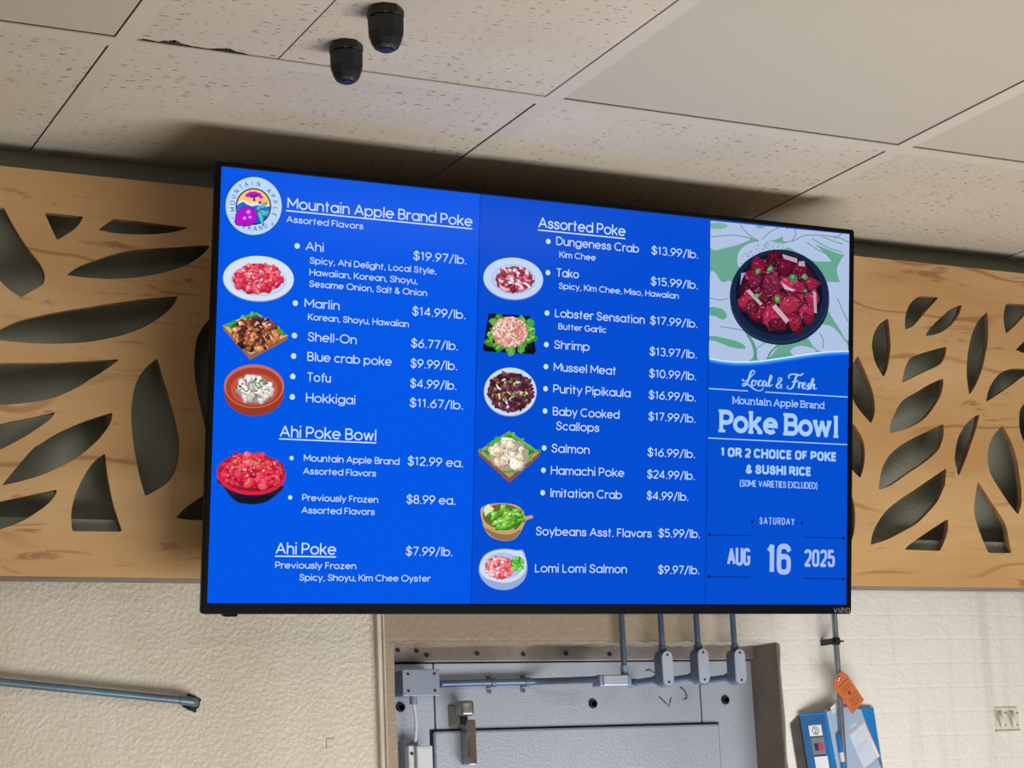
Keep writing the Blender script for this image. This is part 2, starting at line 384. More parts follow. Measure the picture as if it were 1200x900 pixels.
# cooler front in the recess, with the door let into it
cool = bpy.data.objects.new('wall_cooler', None); COL.objects.link(cool); cool['kind'] = 'structure'
def cy(px, py, Y=COOL_Y): return at_y(px, py, Y)
hb = cy(650, 776).z                                        # underside of the header strip
s1, s2 = cy(508.5, 800).x, cy(820, 800).x                  # upright panel seams
b = bm_(); add_box(b, DL-.06, s1-.0012, COOL_Y, COOL_Y+.05, 0, hb-.0005, .0008); obj('cooler_panel', b, M['cooler'], cool)
b = bm_(); add_box(b, s1+.0012, s2-.0012, COOL_Y, COOL_Y+.05, cy(650, 852).z, hb-.0005, .0008); obj('cooler_panel', b, M['cooler'], cool)
b = bm_(); add_box(b, s2+.0012, DR+.1, COOL_Y, COOL_Y+.05, 0, hb-.0005, .0008); obj('cooler_panel', b, M['cooler'], cool)
b = bm_(); add_box(b, DL-.06, DR+.1, COOL_Y+.045, COOL_Y+.07, 0, DT+.05); obj('cooler_backing', b, M['dark'], cool)
b = bm_(); add_box(b, DL-.05, DR+.05, COOL_Y-.012, COOL_Y+.04, hb+.0015, DT+.03, .001)
hs = obj('header_strip', b, M['header'], cool)
for px, py in ((488, 763), (500, 768), (559, 766), (613, 767), (663, 766), (714, 767), (770, 767), (822, 768), (466, 762)):
    p = cy(px, py, COOL_Y-.012); b = bm_(); add_tube(b, [p+Vector((0, .002, 0)), p+Vector((0, -.003, 0))], .0032, 12); obj('header_screw', b, M['screw'], hs)
for px, py in ((694.5, 824.8), (849.5, 820.5), (469, 829)):
    p = cy(px, py); b = bm_(); add_tube(b, [p+Vector((0, .004, 0)), p+Vector((0, -.003, 0)), p+Vector((0, -.005, 0)), p+Vector((0, -.005, 0)), p+Vector((0, -.0035, 0))], [.0075, .0075, .0062, .0042, .0034], 24)
    obj('plug_button', b, M['blackp'], cool, True)
# torn caulk scars on the metal
def scar(pts, w, m):
    b = bm_(); rnd = random.Random(len(pts)); P = [cy(*p) for p in pts]
    for p, q in zip(P, P[1:]):
        n = 6
        for i in range(n):
            c = p.lerp(q, i/n); d = p.lerp(q, (i+1)/n); o = Vector((rnd.uniform(-1, 1), 0, rnd.uniform(-1, 1)))*w*1.6
            add_tube(b, [c+o*.5+Vector((0, -.0008, 0)), d-o*.5+Vector((0, -.0014, 0))], [w*rnd.uniform(.3, .8), w*rnd.uniform(.2, .7)], 7)
    return obj('caulk_scar', b, m, cool)
for pts in ([(772, 816), (777, 821), (784, 828)], [(784, 827), (786, 818)], [(797, 805), (803, 811), (805, 818), (801, 820)], [(757, 786), (761, 785), (767, 789)]): scar(pts, .0014, M['chip'])
# the inset door
dx1, dtz = cy(842, 850, COOL_Y-.006).x, cy(660, 853, COOL_Y-.006).z
dx0 = cy(508, 858, COOL_Y-.006).x
door = bpy.data.objects.new('door_1', None); COL.objects.link(door); door['kind'] = 'structure'
b = bm_(); add_box(b, dx0, dx1, COOL_Y-.010, COOL_Y+.02, .02, dtz, .004, 3); obj('door_panel', b, M['cooler'], door)
b = bm_(); add_box(b, dx0-.004, dx1+.004, COOL_Y-.0015, COOL_Y+.004, .02, dtz+.003, .001); obj('door_gasket', b, M['dark'], door)

# ================================================================== LEAF-CUT PLYWOOD PANELS
L_HOLES = [
 [(-22,243,1),(4.5,243.3,1),(11,256),(22,275),(35,294),(46,308),(52,321),(51,331),(46,336),(35,342),(25,348.5,1),(12,340),(-2,326),(-14,305),(-22,275)],
 [(52,249,1),(97.8,253.5,1),(93,262),(85,270),(67,281.5,1)],
 [(114.8,269.5,1),(133,256.3,1),(165,259.5),(200,264.5),(220.6,266.6,1),(212,269.8),(195,273),(170,274.5),(140,273.5)],
 [(78,322.3,1),(92,312.5),(110,305.5),(134.4,297.5),(159,292.6),(195.6,290.7),(238,287.7),(245.8,289,1),(237,298.7),(220,309.7),(195.6,318.2),(165,324.4),(134.4,326.6),(105,325.5)],
 [(-16,394,1),(0,386),(22,376),(55.5,367.8),(100,360.2),(146.7,353.2),(177,349.6),(208.5,347.3,1),(205,355.7),(195.6,365.5),(178.5,377.7),(159,387.5),(134.4,394.8),(105,400.2),(78,402.2),(50,402.4),(22,400.8),(0,398.3)],
 [(-45,446,1),(-25,429),(0,425.5),(55.5,425),(100,422.8),(139.3,420.8,1),(133,426.6),(116,438),(105.5,444.5),(89,454.5),(66.7,464.5),(44.5,470),(16.7,473.3),(0,474),(-25,470)],
 [(-32,518,1),(-22,503),(0,496.7),(27.8,491),(64.8,483,1),(55.5,493.5),(33,509),(14.5,519.5),(0,526.5),(-15,531)],
 [(2,569,1),(20,547),(38,526.5),(48,519.5),(69,506.7),(100,493.3),(130.5,483.6,1),(131.5,486),(129,496.7),(120,509.5),(110,520),(89.5,536.6),(64,550),(38,560)],
 [(-35,612,1),(-20,594),(0,587.7),(32,580.7),(65.5,573.8,1),(65.8,577.5),(57.5,589),(44.7,599),(25.5,610.7),(0,620),(-20,624)],
 [(123.2,531,1),(125.8,555.8),(131.5,586.4),(137.3,605.6),(143,622.8,1),(84.6,622.3,1),(83.6,601.7),(88,581.3),(97,560.9),(108.6,543)],
 [(183.3,420.5,1),(185.8,424),(191,442),(200,472),(207.8,502),(210.3,521.7),(208.9,540.5),(202.4,557.8),(192.3,568.6),(170.5,581.6,1),(163.4,556.4),(156.8,521.7),(153.9,487.8),(155.6,465.6),(160.6,446.7),(170,432.2)],
 [(258,362,1),(248,371.6),(238.4,382.6),(231,397.2),(228.3,415.6),(227.8,432),(231,457.8),(237.8,487.8),(242,507.8),(250,530,1),(268,505),(276,470),(274,420),(268,385)],
 [(206,606.5,1),(221,592.5),(240,580.2),(256,573,1),(262,590),(258,611,1),(240,609.8),(220,609)],
]
R_HOLES = [
 [(1005.3,417,1),(1007.5,421),(1015,438),(1023,460),(1025,475),(1025,483),(1023,491),(1020.5,496,1),(1007,480),(1000.5,469),(991,444)],
 [(991,489,1),(999.5,496),(1006,505),(1011,515),(1013.5,528),(1012.5,545),(1008.2,560.2,1),(999,550.5),(988,532),(986,510)],
 [(990,568,1),(997,578),(1001,592),(1002,607),(1001,622),(997,636),(991,646,1),(986,625),(985,595)],
 [(1041,372.5,1),(1043.5,400),(1043,413),(1040,431),(1035.3,442,1),(1026,425),(1022.5,410),(1022,403),(1024,392),(1030,381)],
 [(1079.5,346.5,1),(1100,348.5,1),(1085,365),(1071,381),(1060.8,386.3,1),(1061,372),(1065,359),(1072,350.5)],
 [(1084.5,394,1),(1090,384.5),(1105,370),(1115,362),(1127.3,356.8,1),(1124,368),(1117,378),(1108,386),(1100,390.5)],
 [(1157.2,364.5,1),(1158.2,390),(1156.5,407),(1151,432),(1144,450),(1136,462.8,1),(1133.2,442),(1133.5,422),(1135,410),(1139,392),(1146,377)],
 [(1179.5,355.5,1),(1212,357.5,1),(1200,370),(1190,381),(1179,391,1),(1176.2,375),(1177,364)],
 [(1190.5,410,1),(1200,400.5),(1222,384,1),(1226,402),(1219,418,1),(1200,413.5)],
 [(1057,448.5,1),(1060,434),(1064,424),(1069,418.5),(1085,412.5),(1109.3,405.7,1),(1108,415),(1104,424),(1098,429),(1085,435)],
 [(1042.3,508,1),(1044,495),(1046.5,489),(1053,476),(1061,467),(1075,459),(1090,450),(1105.5,443.2,1),(1104.5,456),(1100,468),(1090,483),(1080,493),(1065,501)],
 [(1029.8,573.8,1),(1030.5,566),(1033,552),(1038,540),(1047,529),(1060,519),(1075,511),(1090,504),(1105.7,496.3,1),(1106,508),(1103,520),(1098,529),(1083,542),(1065,554),(1044,568.5)],
 [(1020.3,638.4,1),(1022.8,625.5),(1028.3,613.3),(1039.4,597.8),(1056,584.4),(1072.8,573.3),(1090,561.5),(1109.2,548.5,1),(1107.5,567),(1105.6,572.2),(1099,586.7),(1090,597.8),(1083.9,604.4),(1072.8,614.4),(1057,623.3),(1039.4,632.2)],
 [(1060.5,644,1),(1066,638.2),(1080.5,627.8),(1096,617.5),(1111,607.8,1),(1110.5,622.2),(1106.7,634.4),(1101.7,645.5,1)],
 [(1146,564.5,1),(1149,568.3),(1160,585.5),(1172,603.3),(1179,616.7),(1182,631),(1185.4,648,1),(1158.6,647.8,1),(1152,633.3),(1144.5,612.2),(1141.7,596.7),(1143.3,580)],
 [(1148,485.5,1),(1144,502),(1138,520),(1131,540),(1123.4,558.3,1),(1119.2,540),(1120,527),(1123,513),(1130,500),(1140,489.5)],
 [(1175.3,497.5,1),(1186,520),(1192,540),(1196,565),(1197.2,576.7),(1196.7,592.2),(1193,603,1),(1182,589),(1163.3,560),(1159,548),(1157.5,536),(1159,523),(1164,511)],
 [(1205,465,1),(1200,473),(1196,479),(1194.5,487),(1194.5,497),(1196,507),(1200,517.5),(1206,527,1),(1213,505),(1214,485)],
 [(1156,471,1),(1157,463),(1160,454),(1166,444),(1173,437),(1182,433),(1191,431.7),(1217,433,1),(1200,440.5),(1180,455)],
]
def hole_xz(h):
    q = []
    for p in h:
        w = at_y(p[0], p[1], PAN_Y); q.append((w.x, w.z)+((1,) if len(p) > 2 else ()))
    return [(v.x, v.y) for v in smooth_outline(q, .004)]
CLT = (at_y(100, 608.5, 2.664).z + at_y(1080, 632.5, 2.664).z)/2
def leaf_panel(x0, x1, holes, label):
    t = thing('leaf_cutout_panel', label, 'wall panel', ((x0+x1)/2, PAN_Y, PAN_B))
    pb = plate_with_holes('cutout_board', [(x0, PAN_B), (x1, PAN_B), (x1, PAN_T), (x0, PAN_T)], [hole_xz(h) for h in holes], .012, .0005, None)
    for v in pb.verts: v.co.y += PAN_Y
    bmesh.ops.recalc_face_normals(pb, faces=pb.faces[:])
    for f in pb.faces: f.material_index = 0 if abs(f.normal.y) > .9 else 1
    put(obj('cutout_board', pb, [M['maple'], M['plywood_edge']]), t)
    b = bm_(); add_box(b, x0, x1, 2.664, 2.700, PAN_B+.0105, CLT, .001); put(obj('bottom_rail', b, M['back'], label='grey-green rail behind the board'), t)
    b = bm_(); add_box(b, x0, x1, PAN_Y+.0125, WY-.0145, PAN_B, PAN_B+.010, .001); put(obj('ledge', b, M['ledge'], label='grey painted ledge under the board'), t)
    # short spacer blocks fix the board to the backing, hidden by solid wood
    for x in (x0+.04, x1-.03): b = bm_(); add_box(b, x-.02, x+.02, PAN_Y+.0125, WY-.0145, PAN_T-.05, PAN_T-.012); put(obj('spacer_block', b, M['back']), t)
    return t
XSEAM = 1.36
leaf_panel(.05, XSEAM-.0006, L_HOLES, 'maple plywood panel with large leaf-shaped cutouts left of the screen')
leaf_panel(XSEAM+.0006, 3.1, R_HOLES, 'maple plywood panel with smaller leaf-shaped cutouts right of the screen')

# ================================================================== MENU SCREEN
S = .75; TILT, TROLL = .1515, -.0032
TC = Vector((1.8157*S, 3.3381*S, .7723*S+CAMZ))
TM = Matrix.Rotation(TILT, 3, 'X') @ Matrix.Rotation(TROLL, 3, 'Y')
TN, TU, TV_ = TM @ Vector((0, -1, 0)), TM @ Vector((1, 0, 0)), TM @ Vector((0, 0, 1))
def tv(px, py):
    d = ray(px, py); c = TC-Vector((0, 0, CAMZ)); q = d*((c.dot(TN))/d.dot(TN))-c
    return q.dot(TU), q.dot(TV_)
screen_t = thing('menu_television', 'large black flat screen showing a blue poke menu, tilted down below ceiling', 'television', TC)
screen_t.rotation_euler = TM.to_euler()
U0, U1, V0, V1 = -.5438, .5440, -.3130, .3132            # outer
SU0, SU1, SV0, SV1 = -.5362, .5364, -.2980, .3064          # lit area
def rrect(u0, u1, v0, v1, r, n=5):
    out = []
    for cx, cz, a in ((u1-r, v1-r, 0), (u0+r, v1-r, 90), (u0+r, v0+r, 180), (u1-r, v0+r, 270)):
        for k in range(n+1): t = radians(a+90*k/n); out.append((cx+r*cos(t), cz+r*sin(t)))
    return out
pb = plate_with_holes('bezel', rrect(U0, U1, V0, V1, .005), [rrect(SU0, SU1, SV0, SV1, .0008, 2)], .011, .001, None)
obj('bezel', pb, M['bezel'], screen_t)
b = bm_(); add_box(b, U0+.004, U1-.004, .0098, .017, V0+.004, V1-.004, .002); add_box(b, -.42, .42, .0165, .048, V0+.012, .12, .006)
obj('rear_housing', b, M['housing'], screen_t)
b = bm_(); ua, va = tv(258, 721); ub, vb = tv(281, 721)
add_prism(b, [(ua+.002, .002, V0+.002), (ub, .002, V0+.002), (ub-.004, .002, V0-.0036), (ua+.008, .002, V0-.0036)], (0, .012, 0)); obj('sensor_tab', b, M['bezel'], screen_t)
for x in (-.2, .2):
    b = bm_(); add_box(b, x-.015, x+.015, .0485, .054, -.12, .22, .001)
    p = [(x-.012, .054, .20), (x-.012, .054, .02), (x-.012, .120, .05), (x-.012, .160, .17), (x-.012, .166, .20)]
    add_prism(b, p, (.024, 0, 0)); obj('mount_bracket', b, M['housing'], screen_t)

def emit(name, rgb, k=1.):
    if name in MATS: return MATS[name]
    m = mat(name, (2, 2, 3), .12, 0, .18); p = m.node_tree.nodes['Principled BSDF']
    p.inputs['Emission Color'].default_value = (*lin(rgb), 1); p.inputs['Emission Strength'].default_value = k
    return m
MB = [emit('screen_blue_left', (0, 87, 230)), emit('screen_blue_middle', (0, 77, 210)), emit('screen_blue_right', (0, 78, 206))]  # left column brighter: uneven viewing-angle brightness put into the column blues
TXT = emit('screen_white', (206, 228, 255)); TXP = emit('screen_pale_blue', (168, 204, 255)); NAVY = emit('screen_navy', (8, 24, 80)); SEAM = emit('screen_seam', (0, 46, 140))
LAV = emit('screen_lavender', (166, 190, 246))
picm = mat('screen_picture', (2, 2, 3), .12, 0, .18); _n = N(picm); _a = _n.t.nodes.new('ShaderNodeAttribute'); _a.attribute_name = 'Col'
_n.link(_a.outputs['Color'], _n.b.inputs['Emission Color']); _n.b.inputs['Emission Strength'].default_value = 1

UA, UB = tv(558.5, 470)[0], tv(831, 470)[0]
def quad(b, u0, u1, v0, v1, w): b.faces.new([b.verts.new(p) for p in ((u0, -w, v0), (u1, -w, v0), (u1, -w, v1), (u0, -w, v1))])
b = bm_(); add_box(b, SU0-.002, SU1+.002, .004, .0095, SV0-.002, SV1+.002)
scr = obj('screen', b, M['bezel'], screen_t)
SW = -.0035                                               # the lit plane sits just inside the bezel
for (a, c, m) in ((SU0, UA, MB[0]), (UA, UB, MB[1]), (UB, SU1, MB[2])):
    b = bm_(); quad(b, a, c, SV0, SV1, SW); obj('menu_column', b, m, scr)
for u in (UA, UB): b = bm_(); quad(b, u-.0006, u+.0006, SV0, SV1, SW+.0001); obj('column_divider', b, SEAM, scr)

# ---------------------------------------------------------------- lettering: strokes drawn as ribbons
def arc(cx, cy, rx, ry, a0, a1, n=None, e=2.):
    n = n or max(6, int(abs(a1-a0)/12)); out = []
    for k in range(n+1):
        t = radians(a0+(a1-a0)*k/n); c, s = cos(t), sin(t)
        out.append((cx+rx*math.copysign(abs(c)**(2/e), c), cy+ry*math.copysign(abs(s)**(2/e), s)))
    return out
def spl(pts, n=5):
    out = []; P = [Vector(p) for p in pts]
    for i in range(len(P)-1):
        p1, p2 = P[i], P[i+1]; p0 = P[i-1] if i else p1*2-p2; p3 = P[i+2] if i+2 < len(P) else p2*2-p1
        for k in range(n):
            t = k/n; q = .5*((2*p1)+(p2-p0)*t+(2*p0-5*p1+4*p2-p3)*t*t+(3*p1-p0-3*p2+p3)*t**3); out.append((q.x, q.y))
    out.append(tuple(P[-1])); return out
def glyphs(X=.70, e=2.0):
    """skeleton letters on a cap height of 1; e > 2 squares the bowls"""
    A = lambda *a: arc(*a, e=e)
    h = X/2; G = {}
    G['a'] = (.66, [A(.33, h, .33, h, 0, 360), [(.66, X), (.66, 0)]])
    G['b'] = (.66, [[(0, 1), (0, 0)], A(.33, h, .33, h, 0, 360)])
    G['c'] = (.58, [A(.33, h, .33, h, 45, 315)])
    G['d'] = (.66, [A(.33, h, .33, h, 0, 360), [(.66, 1), (.66, 0)]])
    G['e'] = (.66, [[(0, h+.01), (.66, h+.01)]+A(.33, h, .33, h, 2, 318)[1:]])
    G['f'] = (.36, [A(.32, .80, .16, .20, 75, 180)+[(.16, 0)], [(0, X-.02), (.36, X-.02)]])
    G['g'] = (.66, [A(.33, h, .33, h, 0, 360), [(.66, X), (.66, -.03)]+A(.33, -.03, .33, .25, 0, -150)])
    arch = A(.27, X-.28, .27, .28, 180, 0)
    G['h'] = (.54, [[(0, 1), (0, 0)], arch+[(.54, 0)]]); G['n'] = (.54, [[(0, X), (0, 0)], arch+[(.54, 0)]])
    G['i'] = (.06, [[(.03, X), (.03, 0)], [(.03, 1.02), (.03, 1.035)]]); G['l'] = (.06, [[(.03, 1), (.03, 0)]])
    G['k'] = (.5, [[(0, 1), (0, 0)], [(.46, X), (.02, .26)], [(.17, .40), (.5, 0)]])
    G['m'] = (.88, [[(0, X), (0, 0)], A(.22, X-.24, .22, .24, 180, 0)+[(.44, 0)], A(.66, X-.24, .22, .24, 180, 0)+[(.88, 0)]])
    G['o'] = (.68, [A(.34, h, .34, h, 0, 360)]); G['p'] = (.66, [[(0, X), (0, -.28)], A(.33, h, .33, h, 0, 360)])
    G['r'] = (.30, [[(0, X), (0, 0)], A(.26, X-.28, .26, .28, 180, 75)])
    ss = [(.44, .56), (.34, .67), (.23, .70), (.09, .66), (.03, .54), (.10, .42), (.24, .36), (.40, .29), (.46, .17), (.38, .04), (.23, 0), (.08, .03), (.0, .15)]
    G['s'] = (.46, [spl([(x, y*X/.7) for x, y in ss])])
    G['t'] = (.34, [[(.15, .93), (.15, 0)], [(0, X-.02), (.34, X-.02)]])
    G['u'] = (.54, [[(0, X), (0, .28)]+A(.27, .28, .27, .28, 180, 360)+[(.54, X)], [(.54, X), (.54, 0)]])
    G['v'] = (.54, [[(0, X), (.27, 0), (.54, X)]]); G['w'] = (.82, [[(0, X), (.2, 0), (.41, X), (.62, 0), (.82, X)]])
    G['y'] = (.54, [[(0, X), (.28, .02)], [(.54, X), (.16, -.28)]]); G['z'] = (.48, [[(0, X), (.46, X), (0, 0), (.48, 0)]])
    G['A'] = (.80, [[(0, 0), (.40, 1), (.80, 0)], [(.13, .33), (.67, .33)]])
    G['B'] = (.60, [[(0, 0), (0, 1), (.3, 1)]+A(.3, .76, .24, .24, 90, -90)+[(0, .52)], [(.3, .52)]+A(.32, .26, .28, .26, 90, -90)+[(0, 0)]])
    G['C'] = (.84, [A(.47, .5, .47, .5, 48, 312)]); G['D'] = (.72, [[(0, 0), (0, 1), (.26, 1)]+A(.26, .5, .46, .5, 90, -90)+[(0, 0)]])
    G['E'] = (.50, [[(.5, 1), (0, 1), (0, 0), (.5, 0)], [(0, .52), (.46, .52)]]); G['F'] = (.48, [[(.48, 1), (0, 1), (0, 0)], [(0, .50), (.42, .50)]])
    G['G'] = (.90, [A(.47, .5, .47, .5, 48, 350)+[(.93, .46), (.54, .46)]]); G['H'] = (.68, [[(0, 1), (0, 0)], [(.68, 1), (.68, 0)], [(0, .52), (.68, .52)]])
    G['I'] = (.06, [[(.03, 1), (.03, 0)]]); G['K'] = (.60, [[(0, 1), (0, 0)], [(.56, 1), (.02, .38)], [(.2, .56), (.6, 0)]])
    G['L'] = (.46, [[(0, 1), (0, 0), (.46, 0)]]); G['M'] = (.86, [[(0, 0), (0, 1), (.43, .28), (.86, 1), (.86, 0)]])
    G['N'] = (.70, [[(0, 0), (0, 1), (.70, 0), (.70, 1)]]); G['O'] = (.98, [A(.49, .5, .49, .5, 0, 360)])
    G['P'] = (.58, [[(0, 0), (0, 1), (.3, 1)]+A(.3, .72, .28, .28, 90, -90)+[(0, .44)]])
    G['R'] = (.60, [[(0, 0), (0, 1), (.3, 1)]+A(.3, .72, .28, .28, 90, -90)+[(0, .44)], [(.30, .44), (.60, 0)]])
    G['S'] = (.58, [spl([(x*1.24, y/.7) for x, y in ss])]); G['T'] = (.64, [[(0, 1), (.64, 1)], [(.32, 1), (.32, 0)]])
    G['U'] = (.66, [[(0, 1), (0, .33)]+A(.33, .33, .33, .33, 180, 360)+[(.66, 1)]]); G['V'] = (.76, [[(0, 1), (.38, 0), (.76, 1)]])
    G['X'] = (.66, [[(0, 1), (.66, 0)], [(0, 0), (.66, 1)]]); G['Y'] = (.68, [[(0, 1), (.34, .45), (.68, 1)], [(.34, .45), (.34, 0)]])
    G['Z'] = (.6, [[(0, 1), (.6, 1), (0, 0), (.6, 0)]])
    G['0'] = (.60, [A(.30, .5, .30, .5, 0, 360)]); G['1'] = (.30, [[(.02, .80), (.20, 1), (.20, 0)]])
    G['2'] = (.56, [A(.28, .71, .28, .29, 165, -25)+[(0, 0), (.56, 0)]])
    G['3'] = (.54, [A(.26, .75, .24, .25, 150, -80), A(.27, .27, .27, .27, 85, -150)])
    G['4'] = (.62, [[(.46, 0), (.46, 1), (0, .24), (.62, .24)]])
    G['5'] = (.56, [[(.52, 1), (.08, 1), (.05, .56)], [(.05, .56)]+A(.27, .32, .29, .30, 120, -150)] if e <= 2 else [[(.54, 1), (.04, 1), (.04, .54)], [(.04, .58)]+A(.28, .40, .28, .20, 150, 0)[2:]+A(.28, .28, .28, .28, 0, -165)])
    G['6'] = (.56, [A(.28, .30, .28, .30, 0, 360), spl([(.46, 1), (.24, .72), (.06, .46), (0, .30)])])
    G['7'] = (.54, [[(0, 1), (.54, 1), (.16, 0)]]); G['8'] = (.56, [A(.28, .75, .23, .25, 0, 360), A(.28, .26, .28, .26, 0, 360)])
    G['9'] = (.56, [A(.28, .70, .28, .30, 0, 360), spl([(.10, 0), (.32, .28), (.50, .54), (.56, .70)])])
    if e > 2:
        G['6'] = (.56, [A(.28, .30, .28, .30, 0, 360), A(.28, .70, .28, .30, 30, 180)+[(0, .3)]]); G['9'] = (.56, [A(.28, .70, .28, .30, 0, 360), [(.56, .7)]+A(.28, .30, .28, .30, 0, -150)])
        G['C'] = (.62, [A(.31, .66, .31, .34, 20, 180)+A(.31, .34, .31, .34, 180, 340)]); G['O'] = (.64, [A(.32, .66, .32, .34, 0, 180)+A(.32, .34, .32, .34, 180, 360)+[(.64, .66)]])
        G['G'] = (.62, [A(.31, .66, .31, .34, 20, 180)+A(.31, .34, .31, .34, 180, 360)+[(.62, .46), (.36, .46)]])
        G['0'] = (.56, [A(.28, .68, .28, .32, 0, 180)+A(.28, .32, .28, .32, 180, 360)+[(.56, .68)]])
    G['$'] = (.58, [spl([(x*1.24, y/.7) for x, y in ss]), [(.29, 1.12), (.29, -.12)]])
    G['/'] = (.40, [[(0, -.1), (.40, 1.04)]]); G['.'] = (.10, [[(.05, -.01), (.05, .01)]]); G[','] = (.10, [[(.07, .02), (.03, -.12)]])
    G['-'] = (.30, [[(0, .38), (.30, .38)]])
    G['&'] = (.62, [spl([(.62, 0), (.40, .26), (.14, .62), (.10, .82), (.24, .98), (.40, .90), (.42, .74), (.24, .56), (.04, .38), (0, .2), (.10, .04), (.28, 0), (.46, .10), (.60, .40)])])
    G['('] = (.20, [spl([(.20, 1.12), (.04, .80), (0, .45), (.04, .10), (.20, -.22)])]); G[')'] = (.20, [spl([(0, 1.12), (.16, .80), (.20, .45), (.16, .10), (0, -.22)])])
    return G
SANS, COND, HEAVY = glyphs(), glyphs(.70, 3.2), glyphs(.70, 2.6)
class Serif(list): pass
def serifize():
    """slab-serif letters for the poke-bowl panel"""
    X = .70; B = glyphs(X, 2.3); s = lambda x, y, l=.15, r=.15: Serif([(x-l, y), (x+r, y)]); lo, hi, xh = -.045, 1.045, X+.045; G = dict(B)
    G['M'] = (.98, [[(.10, 0), (.10, 1), (.49, .16), (.88, 1), (.88, 0)], s(.10, lo), s(.88, lo), s(.10, hi, .15, .02), s(.88, hi, .02, .15)])
    G['P'] = (.74, [[(.12, 0), (.12, 1), (.40, 1)]+arc(.40, .71, .28, .29, 90, -90)+[(.12, .42)], s(.12, lo, .15, .22), s(.12, hi, .15, 0)])
    G['B'] = (.78, [[(x+.12, y) for x, y in st] for st in B['B'][1]]+[s(.12, lo, .15, 0), s(.12, hi, .15, 0)])
    G['A'] = (.90, [[(.07, 0), (.45, 1), (.83, 0)], [(.20, .32), (.70, .32)], s(.07, lo, .12, .16), s(.83, lo, .16, .12)])
    G['o'] = (.62, [arc(.31, X/2, .31, X/2, 0, 360)])
    G['u'] = (.74, [[(.10, X), (.10, .26)]+arc(.35, .26, .25, .26, 180, 330), [(.60, X), (.60, 0)], s(.10, xh, .13, 0), s(.60, xh, .13, 0), s(.60, lo, 0, .14)])
    G['n'] = (.74, [[(.10, X), (.10, 0)], arc(.36, X-.26, .26, .26, 170, 0)+[(.62, 0)], s(.10, lo, .13, .12), s(.62, lo, .12, .13), s(.10, xh, .13, 0)])
    G['t'] = (.40, [[(.16, .96), (.16, .16)]+arc(.30, .16, .14, .16, 180, 300), Serif([(.0, X), (.40, X)])])
    G['a'] = (.62, [arc(.29, .47, .21, .23, 150, 0)+[(.50, 0)], arc(.26, .19, .24, .19, 35, 350), s(.50, lo, 0, .13)])
    G['i'] = (.30, [[(.15, X), (.15, 0)], [(.15, .95), (.15, .99)], s(.15, lo, .14, .14), s(.15, xh, .14, 0)])
    G['p'] = (.74, [[(.10, X), (.10, -.28)], arc(.39, X/2, .29, X/2, 0, 360), s(.10, xh, .13, 0), s(.10, -.32, .13, .16)])
    G['l'] = (.30, [[(.15, 1), (.15, 0)], s(.15, lo, .14, .14), s(.15, hi, .14, 0)])
    G['r'] = (.50, [[(.12, X), (.12, 0)], arc(.36, .42, .24, .28, 180, 70), s(.12, lo, .14, .16), s(.12, xh, .14, 0)])
    G['d'] = (.74, [arc(.31, X/2, .29, X/2, 0, 360), [(.60, 1), (.60, 0)], s(.60, lo, 0, .14), s(.60, hi, .14, 0)])
    G['k'] = (.76, [[(.12, 1), (.12, 0)], [(.52, X-.02), (.16, .30)], [(.30, .42), (.62, .02)], s(.12, lo, .14, .14), s(.12, hi, .14, 0), s(.62, lo, .14, .13), s(.54, xh, .12, .14)])
    G['e'] = (.62, [[(.02, X/2+.02), (.60, X/2+.02)]+arc(.31, X/2, .31, X/2, 4, 315)[1:]])
    G['w'] = (1.02, [[(.10, X), (.29, .03)], [(.29, .03), (.51, X-.04)], [(.51, X-.04), (.73, .03)], [(.73, .03), (.92, X)], s(.10, xh, .12, .14), s(.92, xh, .14, .12)])
    return G
SLAB = serifize()
def ribbon(b, pts, w, depth, off=(0, 0), ext=0.):
    P = [Vector(p) for p in pts]
    Q = [P[0]]
    for p in P[1:]:
        if (p-Q[-1]).length > 1e-6: Q.append(p)
    P = Q; n = len(P)
    if n < 2: return
    for i in range(1, n-1):                                # a sharp corner: two straight ends that overlap
        d1, d2 = (P[i]-P[i-1]).normalized(), (P[i+1]-P[i]).normalized()
        if d1.dot(d2) < .45:
            e = w*.5 if d1.dot(d2) > -.2 else w*.22
            ribbon(b, [tuple(q) for q in P[:i]]+[tuple(P[i]+d1*e)], w, depth, off, 0); ribbon(b, [tuple(P[i]-d2*e)]+[tuple(q) for q in P[i+1:]], w, depth+1e-5, off, 0); return
    closed = (P[0]-P[-1]).length < w*.05 and n > 4
    if closed: P = P[:-1]; n -= 1
    if ext and not closed:
        P[0] = P[0]+(P[0]-P[1]).normalized()*ext; P[-1] = P[-1]+(P[-1]-P[-2]).normalized()*ext
    L, R = [], []
    for i, p in enumerate(P):
        if closed: a, c = P[i-1], P[(i+1) % n]
        else: a, c = P[max(i-1, 0)], P[min(i+1, n-1)]
        d1 = (p-a) if (closed or i) else (c-p); d2 = (c-p) if (closed or i < n-1) else (p-a)
        d1, d2 = d1.normalized(), d2.normalized(); t = (d1+d2)
        if t.length < 1e-4: t = d1
        t.normalize(); nrm = Vector((-t.y, t.x)); k = min(1/max(.35, Vector((-d1.y, d1.x)).dot(nrm)), 1.45)
        L.append(p+nrm*(w/2*k)); R.append(p-nrm*(w/2*k))
    vl = [b.verts.new((q.x+off[0], -depth, q.y+off[1])) for q in L]; vr = [b.verts.new((q.x+off[0], -depth, q.y+off[1])) for q in R]
    for i in range(n if closed else n-1):
        j = (i+1) % n; b.faces.new((vl[i], vr[i], vr[j], vl[j]))
def disc(b, u, v, r, w, n=18, ry=None): b.faces.new([b.verts.new((u+r*cos(2*pi*k/n), -w, v+(ry or r)*sin(2*pi*k/n))) for k in range(n)])
TW = SW+.0004
